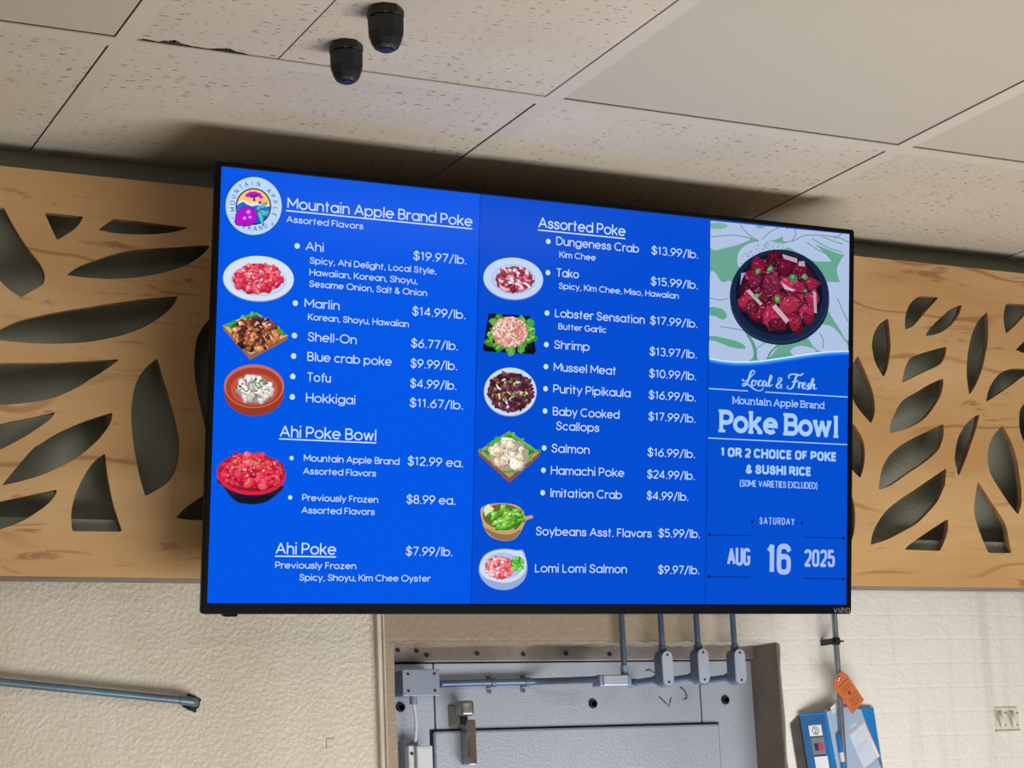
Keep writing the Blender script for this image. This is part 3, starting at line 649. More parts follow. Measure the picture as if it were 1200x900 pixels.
def text_into(b, s, p0, p1, cap, weight, G=SANS, gap=.20, space=.34, w=TW):
    """set s between two traced baseline ends; cap height and stroke weight relative to it"""
    (u0, v0), (u1, v1) = tv(*p0), tv(*p1); v = (v0+v1)/2
    nat = 0; pos = []
    for ch in s:
        if ch == ' ': nat += space; continue
        pos.append((ch, nat)); nat += G[ch][0]+gap
    nat -= gap
    k = (u1-u0-cap*weight)/nat; u0 += cap*weight/2
    for ch, x in pos:
        for st in G[ch][1]:
            sf = isinstance(st, Serif); wt = weight*(.6 if sf else 1); tip = abs(st[0][0]-st[1][0]) < .02 or abs(st[-1][0]-st[-2][0]) < .02 or (len(st) == 2 and abs(st[0][1]-st[1][1]) > .1)
            ribbon(b, [((x+a)*k, c*cap*(1-weight)+cap*weight/2) for a, c in st], cap*wt, w+random.uniform(0, 4e-5), (u0, v), 0 if sf or not tip else cap*weight/2)
def text(name, s, p0, p1, cap, weight=.125, G=SANS, m=None, gap=.20, bullet=None, under=None, space=.34):
    b = bm_(); text_into(b, s, p0, p1, cap, weight, G, gap, space)
    if bullet: u, v = tv(*bullet[:2]); disc(b, u, v, bullet[2], TW)
    if under:
        (ua, va), (ub, vb) = tv(*under[0]), tv(*under[1]); quad(b, ua, ub, (va+vb)/2-.0009, (va+vb)/2+.0009, TW)
    return obj(name, b, m or TXT, scr, label='white lettering reading "%s"' % s if m is None else 'pale blue lettering reading "%s"' % s)
HD, IT, SB = .0164, .0129, .0094
text('heading_text', 'Mountain Apple Brand Poke', (337.5, 244.8), (554.5, 264.3), .0158, under=((336, 247), (554.5, 267.3)))
text('menu_text', 'Assorted Flavors', (336.4, 260.2), (426.7, 268.5), SB)
BL, BS = .0040, .0031
ITEMS = [
 ('Ahi', (358.8, 293.4), (380.3, 294.8), IT, (349.2, 287.9, BL)), ('Spicy, Ahi Delight, Local Style,', (363.8, 308.5), (512.3, 321.2), SB, None),
 ('Hawaiian, Korean, Shoyu,', (363.5, 322.3), (490.3, 332.9), SB, None), ('Sesame Onion, Salt & Onion', (363.2, 336), (501.3, 346.7), SB, None),
 ('Marlin', (357.7, 360), (398.7, 363), IT, (347, 355, BL)), ('Korean, Shoyu, Hawaiian', (361.8, 375), (480, 383), SB, None),
 ('Shell-On', (361.6, 399.8), (418.8, 402.8), IT, (345.9, 393, BL)), ('Blue crab poke', (361, 423.2), (460, 428.3), IT, (345, 417.1, BL)),
 ('Tofu', (360.5, 446.8), (388.5, 448.2), IT, (344, 441, BL)), ('Hokkigai', (359.4, 471.3), (417.4, 473.8), IT, (343.4, 465, BL)),
 ('Mountain Apple Brand', (356.9, 540.8), (469, 544.4), .0098, (342.6, 536.7, BS)), ('Assorted Flavors', (356, 555.9), (441.6, 558.3), .0094, None),
 ('Previously Frozen', (355, 587.3), (444, 589), .0094, (341, 582.9, BS)), ('Assorted Flavors', (354, 601.8), (440, 603.4), .0094, None),
 ('Previously Frozen', (323.3, 666.3), (418.2, 667), .0094, None), ('Spicy, Shoyu, Kim Chee Oyster', (351.7, 680.8), (505.4, 681.6), .0094, None),
 ('Dungeness Crab', (652.9, 287.4), (749.9, 295.4), IT, (643.6, 282.6, BL)), ('Kim Chee', (656.6, 301.6), (699.3, 305), SB, None),
 ('Tako', (652.9, 324), (679.5, 326), IT, (643.3, 319.2, BL)), ('Spicy, Kim Chee, Miso, Hawaiian', (656, 338.4), (796.5, 349.7), SB, None),
 ('Lobster Sensation', (651.5, 371.9), (756.6, 378.9), IT, (642.2, 366.6, BL)), ('Butter Garlic', (655.5, 386), (711.8, 389.8), SB, None),
 ('Shrimp', (650.5, 408.6), (692, 411), IT, (641.4, 403.6, BL)), ('Mussel Meat', (650, 435), (723.2, 439), IT, (640.9, 429.5, BL)),
 ('Purity Pipikaula', (649.4, 460.7), (740, 465.2), IT, (640.4, 455.4, BL)), ('Baby Cooked', (648.9, 487), (727, 490.4), IT, (639.8, 481.5, BL)),
 ('Scallops', (652.9, 504), (703.3, 506), IT, None), ('Salmon', (647.5, 530.2), (692, 531.8), IT, (638.8, 524.9, BL)),
 ('Hamachi Poke', (646.7, 556.2), (732.6, 558.8), IT, (638, 551, BL)), ('Imitation Crab', (646, 582.5), (729.9, 584.8), IT, (637.2, 577.4, BL)),
 ('Soybeans Asst. Flavors', (629.2, 627.5), (764.8, 629.9), IT, None), ('Lomi Lomi Salmon', (628, 670.5), (735.8, 672.1), IT, None)]
for s, p0, p1, cap, bl in ITEMS: text('menu_text', s, p0, p1, cap, .13 if cap < .01 else .12, bullet=bl)
text('heading_text', 'Ahi Poke Bowl', (328.6, 512.3), (442.1, 516.6), HD, under=((328, 514.6), (442.1, 518.6)))
text('heading_text', 'Ahi Poke', (323.6, 649.4), (394.8, 650.4), HD, under=((323, 651.8), (394.8, 652.7)))
text('heading_text', 'Assorted Poke', (632, 267.5), (734, 275.6), HD, under=((631.6, 270), (734, 278.6)))
PRICES = [('$19.97/lb.', (485.3, 304.2), (548, 309.4)), ('$14.99/lb.', (484, 369.5), (546.7, 373.6)), ('$6.77/lb.', (482.6, 407.3), (537.9, 410)), ('$9.99/lb.', (482, 430.9), (537, 433.4)),
 ('$4.99/lb.', (481.5, 454.3), (536.2, 456.6)), ('$11.67/lb.', (481, 477), (544, 479.6)), ('$12.99 ea.', (478.7, 545.2), (544, 547.6)), ('$8.99 ea.', (477.3, 590.2), (534.8, 591.6)), ('$7.99/lb.', (476.5, 651), (531.5, 652)),
 ('$13.99/lb.', (764.6, 297.6), (819.7, 302.9)), ('$15.99/lb.', (763.8, 334), (819.2, 338.6)), ('$17.99/lb.', (763, 379.8), (818.7, 384.2)), ('$13.97/lb.', (762.4, 416.5), (817.9, 419.8)), ('$10.99/lb.', (761.9, 442.4), (817.3, 445.2)),
 ('$16.99/lb.', (761.4, 467.7), (816.8, 470.1)), ('$17.99/lb.', (761, 492.7), (816.5, 495.2)), ('$16.99/lb.', (760, 534.8), (816, 536.7)), ('$24.99/lb.', (759.5, 560.6), (815.5, 562.2)), ('$4.99/lb.', (759, 585.5), (808, 587)),
 ('$5.99/lb.', (772.8, 629.6), (821.6, 630.4)), ('$9.97/lb.', (772.3, 672.4), (821, 673.2))]
for s, p0, p1 in PRICES: text('price_text', s, p0, p1, IT, .12)
# right column
text('heading_text', 'Mountain Apple Brand', (859.0, 472.9), (968.3, 479.3), .0116, .15, SLAB, TXP, .06, space=.26)
text('heading_text', 'Poke Bowl', (841.5, 505.9), (986, 513.6), .0358, .20, SLAB, TXP, .13, space=.30)
text('menu_text', '1 OR 2 CHOICE OF POKE', (845.5, 534.6), (981.9, 541.2), .0150, .25, HEAVY, TXP, .36, space=.30)
text('menu_text', '& SUSHI RICE', (875.3, 554.8), (952.2, 558.2), .0147, .25, HEAVY, TXP, .36, space=.30)
text('menu_text', '(SOME VARIETIES EXCLUDED)', (868.2, 569.8), (959.2, 573.3), .0106, .14, HEAVY, TXP, .26, space=.4)
text('date_text', 'SATURDAY', (891.4, 614.2), (932.4, 615.5), .0112, .15, COND, LAV, .55)
text('date_text', 'AUG', (853.2, 662.4), (880.4, 663.2), .0276, .17, COND, LAV, .34)
text('date_text', '16', (899, 673), (928, 673.8), .0490, .17, COND, LAV, .30)
text('date_text', '2025', (943.7, 664.0), (979.6, 664.9), .0278, .17, COND, LAV, .34)
def hline(b, p0, p1, t, w=TW):
    (ua, va), (ub, vb) = tv(*p0), tv(*p1); v = (va+vb)/2; quad(b, ua, ub, v-t/2, v+t/2, w)
for q in (((831.9, 455.2), (877.6, 458)), ((898, 459.2), (994.7, 465.3)), ((830.9, 512.9), (994.2, 521.2))): b = bm_(); hline(b, *q, .0017); obj('rule_line', b, TXP, scr)
for p0, p1, e in (((832.8, 626.5), (881.8, 628.2), 0), ((943.7, 629.2), (989.8, 630.8), 1), ((832, 675.5), (880, 676.7), 0), ((942.8, 677.5), (989.6, 678.6), 1)):
    b = bm_(); hline(b, p0, p1, .0011); u, v = tv(*(p1 if e else p0)); disc(b, u, v, .0027, TW+.0001); obj('date_rule', b, NAVY, scr)
for p in ((882.9, 611.4), (940.9, 613)): b = bm_(); u, v = tv(*p); disc(b, u, v, .0024, TW); obj('date_dot', b, NAVY, scr)
# brush-script words: a pen line of changing width
def brush(b, pts, w0=.6, w1=1.5, scale=1.):
    P = [Vector(q) for q in spl(pts, 7)]; n = len(P); L, R = [], []
    for i, p in enumerate(P):
        d = (P[min(i+1, n-1)]-P[max(i-1, 0)]).normalized(); dn = max(0, d.y*.85-d.x*.2); w = (w0+(w1-w0)*dn)*scale
        nn = Vector((-d.y, d.x))*w/2; L.append(p+nn); R.append(p-nn)
    def V(q): u, v = tv(820+q.x/5.295, 420+q.y/5.295); return b.verts.new((u, -TW-random.uniform(0, 5e-5), v))
    vl, vr = [V(q) for q in L], [V(q) for q in R]
    for i in range(n-1): b.faces.new((vl[i], vr[i], vr[i+1], vl[i+1]))
b = bm_(); SCR = dict(w0=5.5, w1=13)
brush(b, [(272, 128), (280, 140), (300, 134), (330, 108), (348, 86), (342, 74), (328, 80), (318, 104), (306, 140), (290, 164), (274, 170), (274, 158), (290, 154), (316, 168), (342, 188), (370, 200), (392, 196), (400, 182)], **SCR)
brush(b, [(352, 138), (340, 136), (330, 150), (332, 166), (344, 168), (354, 154), (352, 138), (364, 142)], **SCR)
brush(b, [(394, 142), (384, 136), (372, 148), (370, 164), (380, 170), (394, 162)], **SCR)
brush(b, [(420, 146), (408, 140), (398, 154), (398, 168), (408, 170), (420, 150), (418, 166), (426, 172), (434, 166)], **SCR)
brush(b, [(430, 164), (444, 142), (456, 116), (450, 104), (442, 124), (436, 154), (440, 172), (452, 168), (458, 160)], **SCR)
brush(b, [(518, 186), (506, 168), (494, 140), (496, 124), (508, 120), (514, 130), (506, 144), (488, 160), (484, 174), (494, 184), (508, 178), (518, 158)], **SCR)
brush(b, [(562, 124), (560, 108), (576, 98), (604, 98), (630, 104), (650, 92)], w0=9, w1=15)
brush(b, [(610, 104), (600, 128), (592, 160), (578, 184), (558, 188), (548, 178), (556, 168)], **SCR)
brush(b, [(580, 144), (600, 144), (618, 138)], w0=8, w1=12)
brush(b, [(618, 158), (626, 148), (620, 184)], **SCR); brush(b, [(622, 166), (634, 150), (644, 154)], **SCR)
brush(b, [(646, 172), (662, 162), (660, 150), (648, 156), (644, 176), (652, 188), (664, 180)], **SCR)
brush(b, [(668, 178), (684, 154), (680, 170), (686, 182), (676, 192), (666, 186)], **SCR)
brush(b, [(692, 182), (706, 158), (716, 132), (708, 126), (700, 152), (694, 190), (704, 166), (718, 160), (714, 178), (720, 190), (734, 184)], **SCR)
obj('script_text', b, TXP, scr, label='pale blue brush script reading "Local & Fresh"')

# ---------------------------------------------------------------- pictures on the screen (flat, in the screen's plane)
class Pic:
    def __init__(s, seed=1): s.b = bm_(); s.l = s.b.loops.layers.float_color.new('Col'); s.w = SW+.00025; s.r = random.Random(seed); s.clip = None
    def poly(s, pts, rgb, cols=None):
        if s.clip:
            n = len(s.clip)
            for i in range(n):
                a, c = s.clip[i], s.clip[(i+1) % n]; side = lambda q: (c[0]-a[0])*(q[1]-a[1])-(c[1]-a[1])*(q[0]-a[0]); out = []
                for k in range(len(pts)):
                    p, q = pts[k-1], pts[k]; d0, d1 = side(p), side(q)
                    if (d0 >= 0) != (d1 >= 0): t = d0/(d0-d1); out.append((p[0]+(q[0]-p[0])*t, p[1]+(q[1]-p[1])*t))
                    if d1 >= 0: out.append(q)
                pts = out
                if len(pts) < 3: return
        try: f = s.b.faces.new([s.b.verts.new((tv(x, y)[0], -s.w, tv(x, y)[1])) for x, y in pts])
        except Exception: return
        for i, lp in enumerate(f.loops): lp[s.l] = (*lin(cols[i] if cols else rgb), 1)
        s.w += 2e-6
    def sp(s, pts, rgb): s.poly([(v.x, v.y) for v in smooth_outline(pts, .3, 4)], rgb)
    def ell(s, cx, cy, rx, ry, rgb, n=36, rot=0, a0=0, a1=360):
        c, d = cos(radians(rot)), sin(radians(rot)); P = []
        for k in range(n):
            t = radians(a0+(a1-a0)*k/(n if a1-a0 == 360 else n-1)); x, y = rx*cos(t), ry*sin(t); P.append((cx+x*c-y*d, cy+x*d+y*c))
        s.poly(P, rgb)
    def jit(s, c, a): k = s.r.uniform(-a, a); return tuple(max(0, min(255, v+k+s.r.uniform(-a*.3, a*.3))) for v in c)
    def chunk(s, x, y, r, rgb, n=6, asp=1., rot=None, hl=None):
        rot = s.r.uniform(0, pi) if rot is None else rot; P = []
        for k in range(n):
            t = 2*pi*k/n; rr = r*s.r.uniform(.75, 1.15); a, c = rr*cos(t), rr*asp*sin(t); P.append((x+a*cos(rot)-c*sin(rot), y+a*sin(rot)+c*cos(rot)))
        s.poly(P, rgb)
        if hl: s.poly([(x+(px-x)*.55-r*.12, y+(py-y)*.5-r*.18) for px, py in P], hl)
    def pile(s, cx, cy, rx, ry, cols, n, r, shade=(0, 0, 0), asp=(.5, .9), hl=True, rot=None, fill=False):
        pts = []
        if fill:
            m = tuple(sum(c[k] for c in cols)/len(cols)*.72 for k in range(3)); P = []
            for k in range(40): t = 2*pi*k/40; q = 1.04+s.r.uniform(-.07, .09); P.append((cx+rx*q*cos(t), cy+ry*q*sin(t)))
            s.poly(P, m)
        for _ in range(n):
            t = s.r.uniform(0, 2*pi); d = math.sqrt(s.r.random()); pts.append((cx+rx*d*cos(t), cy+ry*d*sin(t)))
        pts.sort(key=lambda p: p[1])
        for x, y in pts:
            c = s.jit(s.r.choice(cols), 16); k = r*s.r.uniform(.7, 1.25); dk = tuple(v*.68 for v in c)
            a = s.r.uniform(*asp); q = s.r.uniform(0, pi) if rot is None else rot+s.r.uniform(-.5, .5)
            s.chunk(x+k*.12, y+k*.16, k*1.05, dk, 6, a, q)
            s.chunk(x, y, k, c, 7, a, q, tuple(min(255, v*1.12+8) for v in c) if hl else None)
            if hl and s.r.random() < .45: s.chunk(x-k*.2, y-k*.3, k*.28, tuple(min(255, v*1.3+30) for v in c), 5, .6, q)
    def done(s, label): return obj('food_picture', s.b, picm, scr, label=label)
# round badge
p = Pic(2); cx, cy_ = 298.2, 241
p.ell(cx, cy_, 33.6, 34.6, (14, 40, 120), 48); p.ell(cx, cy_, 33.0, 34.0, (186, 216, 252), 48)
p.ell(297.9, 241.7, 20.9, 21.7, (14, 16, 40), 40); p.ell(297.9, 241.7, 19.4, 20.2, (250, 196, 116), 40)
def chord(y0, rgb, bumps=()):     # lower part of the badge's inner disc
    P = []; R1, R2 = 19.4, 20.2
    for k in range(41):
        t = radians(180*k/40); x, y = 297.9+R1*cos(t), 241.7+R2*sin(t); P.append((x, y))
    top = [(278.6, y0)]+list(bumps)+[(317.2, y0+1)]
    p.poly([q for q in P if q[1] > y0+1.4]+top, rgb)
chord(239.4, (232, 232, 236), ((281, 236), (285, 233.5), (289, 235), (293, 238), (300, 235.4), (306, 237.5)))
chord(240, (30, 110, 214), ((282, 237.6), (286, 236), (291, 239.5), (296, 241.5), (302, 240), (309, 242.5)))
chord(245, (54, 178, 206), ((284, 243.4), (290, 245), (296, 244.5), (306, 246.4)))
chord(252, (22, 92, 206), ((290, 250), (304, 252)))
for x, y, a, c in ((291, 228.5, 2.6, 2.4), (295, 226.6, 3.4, 2.6), (299.5, 226.4, 3.6, 2.6), (304, 228, 3.2, 2.6), (307, 230.5, 2.4, 1.8), (297.5, 229.8, 5, 2)): p.ell(x, y, a, c, (188, 20, 190), 14)
for x, y in ((296, 229), (299.6, 229.4), (302, 228.2)): p.ell(x, y, 1.5, .7, (50, 10, 60), 8)
p.poly([(297, 231), (299, 231), (301, 236), (296, 236), (298, 233.5)], (30, 20, 40)); p.ell(298, 236.6, 6, 1.5, (250, 214, 150), 14); p.ell(305.5, 237, 2.2, 2, (188, 20, 190), 10)
for P in ([(304, 243), (309, 238), (313, 236.4), (313, 239.5), (309, 243.4)], [(302, 247), (309, 245.6), (317, 249), (311, 251.6), (304, 250.6)], [(302.5, 247), (307, 249), (309.5, 255), (309, 264), (306, 259), (303.6, 252)], [(301, 243.6), (304, 240), (306, 243), (304.6, 246.4)]):
    mx, my = sum(q[0] for q in P)/len(P), sum(q[1] for q in P)/len(P); p.poly([(mx+(x-mx)*1.18, my+(y-my)*1.15) for x, y in P], (14, 40, 70)); p.poly(P, (84, 190, 200))
p.ell(289.4, 253.2, 13.2, 11.8, (20, 10, 40), 30, -18); p.ell(281.6, 259, 6, 5.6, (20, 10, 40), 20); p.ell(289.4, 253.2, 12.6, 11.2, (176, 18, 206), 30, -18); p.ell(281.8, 258.8, 5.4, 5, (186, 18, 206), 20)
p.ell(288.6, 260.6, 6, 4.2, (176, 18, 206), 18)
for x, y, r in ((292, 248, 2.4), (287.4, 255.2, 2.0), (294, 254, 1.8)): p.ell(x, y, r, r, (224, 140, 246), 12)
o = p.done('round badge with a purple fruit, leaves, sea and a red tree'); o.name = 'badge_picture'
b = bm_()
def ringtext(s, r, a0, a1, cap, cx, cy_):
    for i, ch in enumerate(s):
        if ch == ' ': continue
        a = radians(a0+(a1-a0)*i/(len(s)-1)); up = Vector((cos(a), sin(a))) if a1 < a0 else Vector((-cos(a), -sin(a))); rt = Vector((up.y, -up.x))
        u, v = tv(cx, cy_); base = Vector((u, v))+Vector((cos(a), sin(a)))*r; wd, sts = SANS[ch]; k = cap
        for st in sts: ribbon(b, [tuple(base+rt*((x-wd/2)*k*.85)+up*((y-.5)*k)) for x, y in st], cap*.13, TW+.0012)
ringtext('MOUNTAIN APPLE', .0318, 194, -18, .0062, cx, cy_); ringtext('BRAND', .0318, 246, 304, .0062, cx, cy_)
u, v = tv(274, 255.4); disc(b, u, v, .0008, TW+.0012); u, v = tv(320, 262.5)
ribbon(b, [(u+.0022*cos(t*.5), v+.0022*sin(t*.5)) for t in range(13)]+[(u+.0022, v)], .0004, TW+.0012); 
for st in SANS['R'][1]: ribbon(b, [(u-.0008+x*.0026, v-.0013+y*.0026) for x, y in st], .0004, TW+.0012)
obj('badge_text', b, emit('screen_dark_navy', (22, 44, 96)), scr, label='dark lettering round the badge')
# 1 tuna on a white plate
PK = [(224, 58, 84), (236, 84, 104), (206, 40, 70), (240, 110, 124), (214, 70, 96)]
p = Pic(3); p.ell(303.7, 326.6, 41.8, 27, (120, 150, 210), 48, 2); p.ell(303.7, 326, 41.4, 26.4, (214, 226, 246), 48, 2); p.ell(304, 328, 33, 19, (190, 204, 234), 40, 2); p.ell(304, 327, 31, 17.5, (206, 218, 242), 40, 2)
p.pile(303, 326.5, 27.5, 16.5, PK, 130, 4.4, fill=True); p.pile(304, 325, 24, 14, [(236, 200, 220), (120, 40, 60), (150, 190, 90), (240, 226, 236)], 46, 1.7, asp=(.3, .5), hl=False); p.done('white oval plate of pink tuna cubes')
# 2 leaf-lined square dish
def square_dish(seed, L, T, R_, B_, wood, leaf, cols, ext, n, r):
    p = Pic(seed); d = 3.2; mid = ((L[0]+R_[0])/2, (T[1]+B_[1])/2)
    p.poly([L, (L[0]+1, L[1]+5), (B_[0], B_[1]), (R_[0]-1, R_[1]+5), R_, (B_[0], B_[1]-7)], tuple(v*.62 for v in wood)); p.poly([L, (B_[0], B_[1]-6), R_, T], wood)
    ins = lambda q, k: (mid[0]+(q[0]-mid[0])*k, mid[1]-1.5+(q[1]-mid[1])*k)
    P = []
    for a, c in ((L, (B_[0], B_[1]-6)), ((B_[0], B_[1]-6), R_), (R_, T), (T, L)):
        for k in range(7): t = k/7; q = (a[0]+(c[0]-a[0])*t, a[1]+(c[1]-a[1])*t); P.append(ins(q, .92+p.r.uniform(-.07, .08)))
    p.poly(P, leaf); P2 = [(mid[0]+(x-mid[0])*.86, mid[1]+(y-mid[1])*.86) for x, y in P]; p.poly(P2, tuple(v*.7 for v in leaf))
    for x, y in P[::2]: p.chunk(x, y, 3, p.jit(leaf, 30), 6, .6)
    p.pile(mid[0], mid[1]-2.5, ext[0], ext[1], cols, n, r, fill=True); return p
p = square_dish(4, (262, 381), (301, 365.5), (338.2, 393), (294, 421.5), (226, 170, 122), (64, 168, 60), [(150, 78, 48), (190, 110, 66), (92, 44, 36), (214, 150, 96), (60, 34, 40)], (26, 18.5), 110, 4.4)
p.pile(300, 388, 22, 15, [(240, 220, 190), (30, 20, 26)], 26, 1.6, asp=(.3, .5), hl=False); p.done('square wooden dish of brown marlin on green leaf')
# 3 red wooden bowl with tofu
p = Pic(5); p.ell(298.7, 460, 35, 27.4, (150, 58, 44), 44); p.ell(298.6, 452.4, 35.3, 25.6, (206, 108, 84), 44); p.ell(298.6, 453.6, 33, 23.2, (168, 62, 46), 44); p.ell(299, 456, 28, 18.6, (196, 86, 62), 40); p.ell(299, 457, 22, 13.5, (170, 70, 52), 40)
p.pile(299, 456.5, 20, 14.5, [(222, 214, 208), (198, 190, 190), (236, 230, 222)], 44, 4.6, asp=(.7, .95), fill=True); p.pile(299, 455, 19, 13, [(54, 52, 60), (90, 110, 70), (150, 120, 110)], 44, 1.3, asp=(.4, .8), hl=False); p.pile(304, 449, 7, 6, [(84, 160, 72)], 14, 1.4, hl=False); p.done('red wooden bowl of white tofu cubes')
# 4 heaped red bowl
p = Pic(6); p.sp([(258, 562), (263, 568), (330, 568), (322, 582), (308, 590), (293, 591), (278, 588), (268, 578)], (26, 34, 62)); p.poly([(272, 580), (324, 580), (312, 588), (294, 590.4), (280, 588)], (16, 22, 44))
p.ell(295.4, 555.5, 40.6, 24.6, (222, 34, 62), 44, 3); p.ell(295.4, 553.4, 38, 22.4, (150, 20, 40), 44, 3)
p.pile(295.5, 552, 36, 19, [(216, 38, 62), (232, 72, 88), (190, 26, 58), (226, 56, 96)], 150, 5.2, fill=True); p.pile(296, 541, 22, 8, [(226, 60, 76), (238, 96, 110)], 20, 5); p.pile(296, 550, 32, 16, [(250, 220, 210), (130, 180, 70), (90, 20, 40)], 40, 1.3, hl=False); p.done('red-rimmed bowl heaped with red tuna')
# 5 tako plate
p = Pic(7); p.ell(602.6, 326.8, 35.3, 24.9, (110, 140, 206), 44, 4); p.ell(602.6, 326, 35, 24.4, (196, 214, 246), 44, 4); p.ell(603, 327, 26, 17.5, (172, 190, 230), 40, 4); p.ell(603, 326.5, 24.6, 16, (188, 206, 240), 40, 4)
p.pile(604, 327.5, 20.5, 15, [(206, 96, 116), (228, 168, 184), (160, 50, 74), (236, 206, 216), (140, 40, 60)], 90, 3.8, asp=(.3, .6), fill=True); p.done('white oval plate of octopus slices')
# 6 lobster on a black tray
p = Pic(8); p.poly([(574, 367), (622, 370), (629.2, 411), (627, 415), (569, 411.5), (566.8, 408)], (10, 12, 18)); p.poly([(576, 369), (620, 372), (626, 409), (570, 407)], (24, 26, 34))
for x, y in ((574, 401), (578, 392), (586, 372), (580, 377), (612, 374), (622, 378), (624, 388), (620, 398), (612, 408), (600, 411), (586, 407), (626, 396)): p.chunk(x, y, 6.4, p.jit((66, 152, 58), 30), 7, .8); p.chunk(x-1, y-1, 3, p.jit((120, 194, 84), 26), 6, .6)

for _ in range(70):
    t = p.r.uniform(-1.2, 3.6); q = p.r.uniform(.95, 1.28); p.chunk(600+21*q*cos(t), 390+17.5*q*sin(t), p.r.uniform(1.6, 3.4), p.jit(p.r.choice([(58, 142, 52), (92, 176, 66), (134, 204, 96)]), 22), 7, .55)
p.ell(598.6, 389, 21, 18.5, (196, 130, 116), 30); p.pile(598.6, 388.5, 20, 17.5, [(232, 190, 172), (222, 160, 146), (240, 206, 190), (214, 130, 124)], 260, 2.0, asp=(.4, .7)); p.done('black tray of pink lobster on lettuce')
# 7 pipikaula
p = Pic(9); p.ell(599.2, 459.6, 31, 28.6, (120, 146, 206), 44); p.ell(599.1, 458.8, 30.8, 28.2, (206, 220, 246), 44); p.ell(599.4, 459.4, 27, 24, (170, 184, 214), 40)
p.pile(599.4, 459, 25, 22, [(108, 52, 66), (84, 38, 52), (134, 70, 82), (60, 28, 40)], 120, 4.6, asp=(.35, .6), fill=True); p.pile(599, 461, 22, 18, [(220, 226, 226), (104, 176, 84), (206, 214, 110), (190, 196, 210)], 30, 2.6, asp=(.25, .5)); p.done('white plate of dark dried beef')
# 8 scallops in a square dish
p = square_dish(10, (561.4, 528.5), (598, 505), (634, 530), (598, 565.8), (206, 140, 112), (84, 176, 62), [(236, 228, 206), (222, 206, 180), (244, 238, 222)], (22, 17), 34, 6.0)
p.pile(598, 533, 17, 13, [(240, 200, 160), (226, 150, 110), (244, 226, 200)], 60, 1.7, asp=(.25, .5), hl=False); p.pile(600, 531, 14, 10, [(110, 176, 80)], 10, 1.3, hl=False); p.done('square wooden dish of scallops on green leaf')
# 9 soybeans
p = Pic(11); p.sp([(564.8, 596), (566, 610), (570, 622), (578, 630), (592, 634), (604, 631.5), (612, 622), (618, 610), (625.6, 607), (624, 603.6), (617, 605), (614, 598), (606, 592), (592, 589.6), (576, 590.6)], (196, 164, 116)); p.sp([(568, 618), (578, 629), (592, 633.6), (604, 631), (612, 620), (600, 626), (584, 625)], (150, 116, 74))
p.ell(590.6, 605.4, 23.6, 14.6, (120, 92, 56), 36, 4); p.poly([(568, 597), (573, 590.4), (580, 596), (576, 604), (570, 606)], (226, 232, 190))
p.pile(592, 607, 19.5, 12, [(92, 158, 44), (116, 184, 60), (72, 132, 36), (134, 198, 76)], 50, 6.6, asp=(.24, .34), rot=2.5, fill=True); p.done('tan bowl of green soybean pods')
# 10 lomi salmon
p = Pic(12); p.sp([(562.2, 668), (566, 654), (576, 646), (592, 643), (606, 644.6), (614, 645), (618, 656), (619.2, 668), (615, 680), (604, 689), (590, 691.6), (576, 688), (566, 679)], (150, 172, 220)); p.sp([(563, 667), (567, 654.6), (577, 647), (592, 644), (606, 645.6), (613, 647), (617.4, 658), (616, 671), (606, 680), (592, 683), (578, 680.4), (567, 675)], (210, 222, 246)); p.ell(591, 663, 22, 15.6, (178, 194, 230), 34, 4)
p.pile(587, 665, 16.5, 12.5, [(232, 96, 108), (240, 140, 146), (220, 70, 90), (246, 196, 196)], 170, 2.3, fill=True); p.pile(607, 660.5, 7.5, 8, [(96, 190, 70), (130, 214, 96), (70, 160, 54)], 60, 2.0, fill=True); p.done('white bowl of diced pink salmon and green onion')
# big photograph on the right column
p = Pic(13); WAVE = [(832.2, 420), (846, 422.6), (862.2, 424.2), (878, 424.2), (893.9, 423), (914, 420.2), (936, 416.8), (952, 414.4), (967.8, 412.5), (982, 411.6), (995.4, 411.3)]
top = [(833.9, 258.3), (996.8, 274.2)]
p.clip = top+[(995.4, 431), (832.0, 431)]
p.poly(top+WAVE[::-1], (104, 164, 144))
WL = (176, 194, 226)
def leaf(pts, c=WL): q = smooth_outline(pts, .5, 5); p.poly([(v.x, v.y) for v in q], c)
def Z(*a): return [(820+x/4.737, 250+y/4.737)+((1,) if len(t) else ()) for x, y, *t in a]
leaf(Z((67, 40), (230, 55), (290, 130), (240, 165), (150, 190), (68, 192))); leaf(Z((67, 55), (130, 52), (162, 68), (130, 84), (68, 82)), (118, 178, 156))
leaf(Z((225, 50), (480, 78), (440, 140), (330, 152), (270, 110))); leaf(Z((320, 66), (370, 70), (352, 82), (326, 82)), (118, 178, 156))
leaf(Z((510, 80), (838, 112), (838, 205), (790, 225), (640, 170), (520, 160), (470, 150))); leaf(Z((480, 165), (600, 150), (690, 210), (738, 266, 1), (640, 262), (540, 210)))
leaf(Z((838, 215), (770, 300), (790, 390), (836, 440))); leaf(Z((830, 420), (836, 700), (770, 620), (700, 500), (690, 400), (740, 380)))
leaf(Z((62, 350), (92, 326, 1), (130, 380), (190, 390), (240, 620), (280, 700), (300, 800), (200, 800), (60, 700)))
leaf(Z((60, 520), (130, 530), (158, 568), (136, 590), (96, 572), (60, 560)), (96, 164, 140)); leaf(Z((62, 680), (180, 700), (252, 730), (255, 764), (200, 760), (110, 730), (62, 720)), (96, 164, 140))
leaf(Z((60, 705), (190, 745), (300, 760), (280, 818), (170, 818), (60, 795))); leaf(Z((280, 690), (370, 715), (440, 730), (390, 800), (330, 812), (300, 760)))
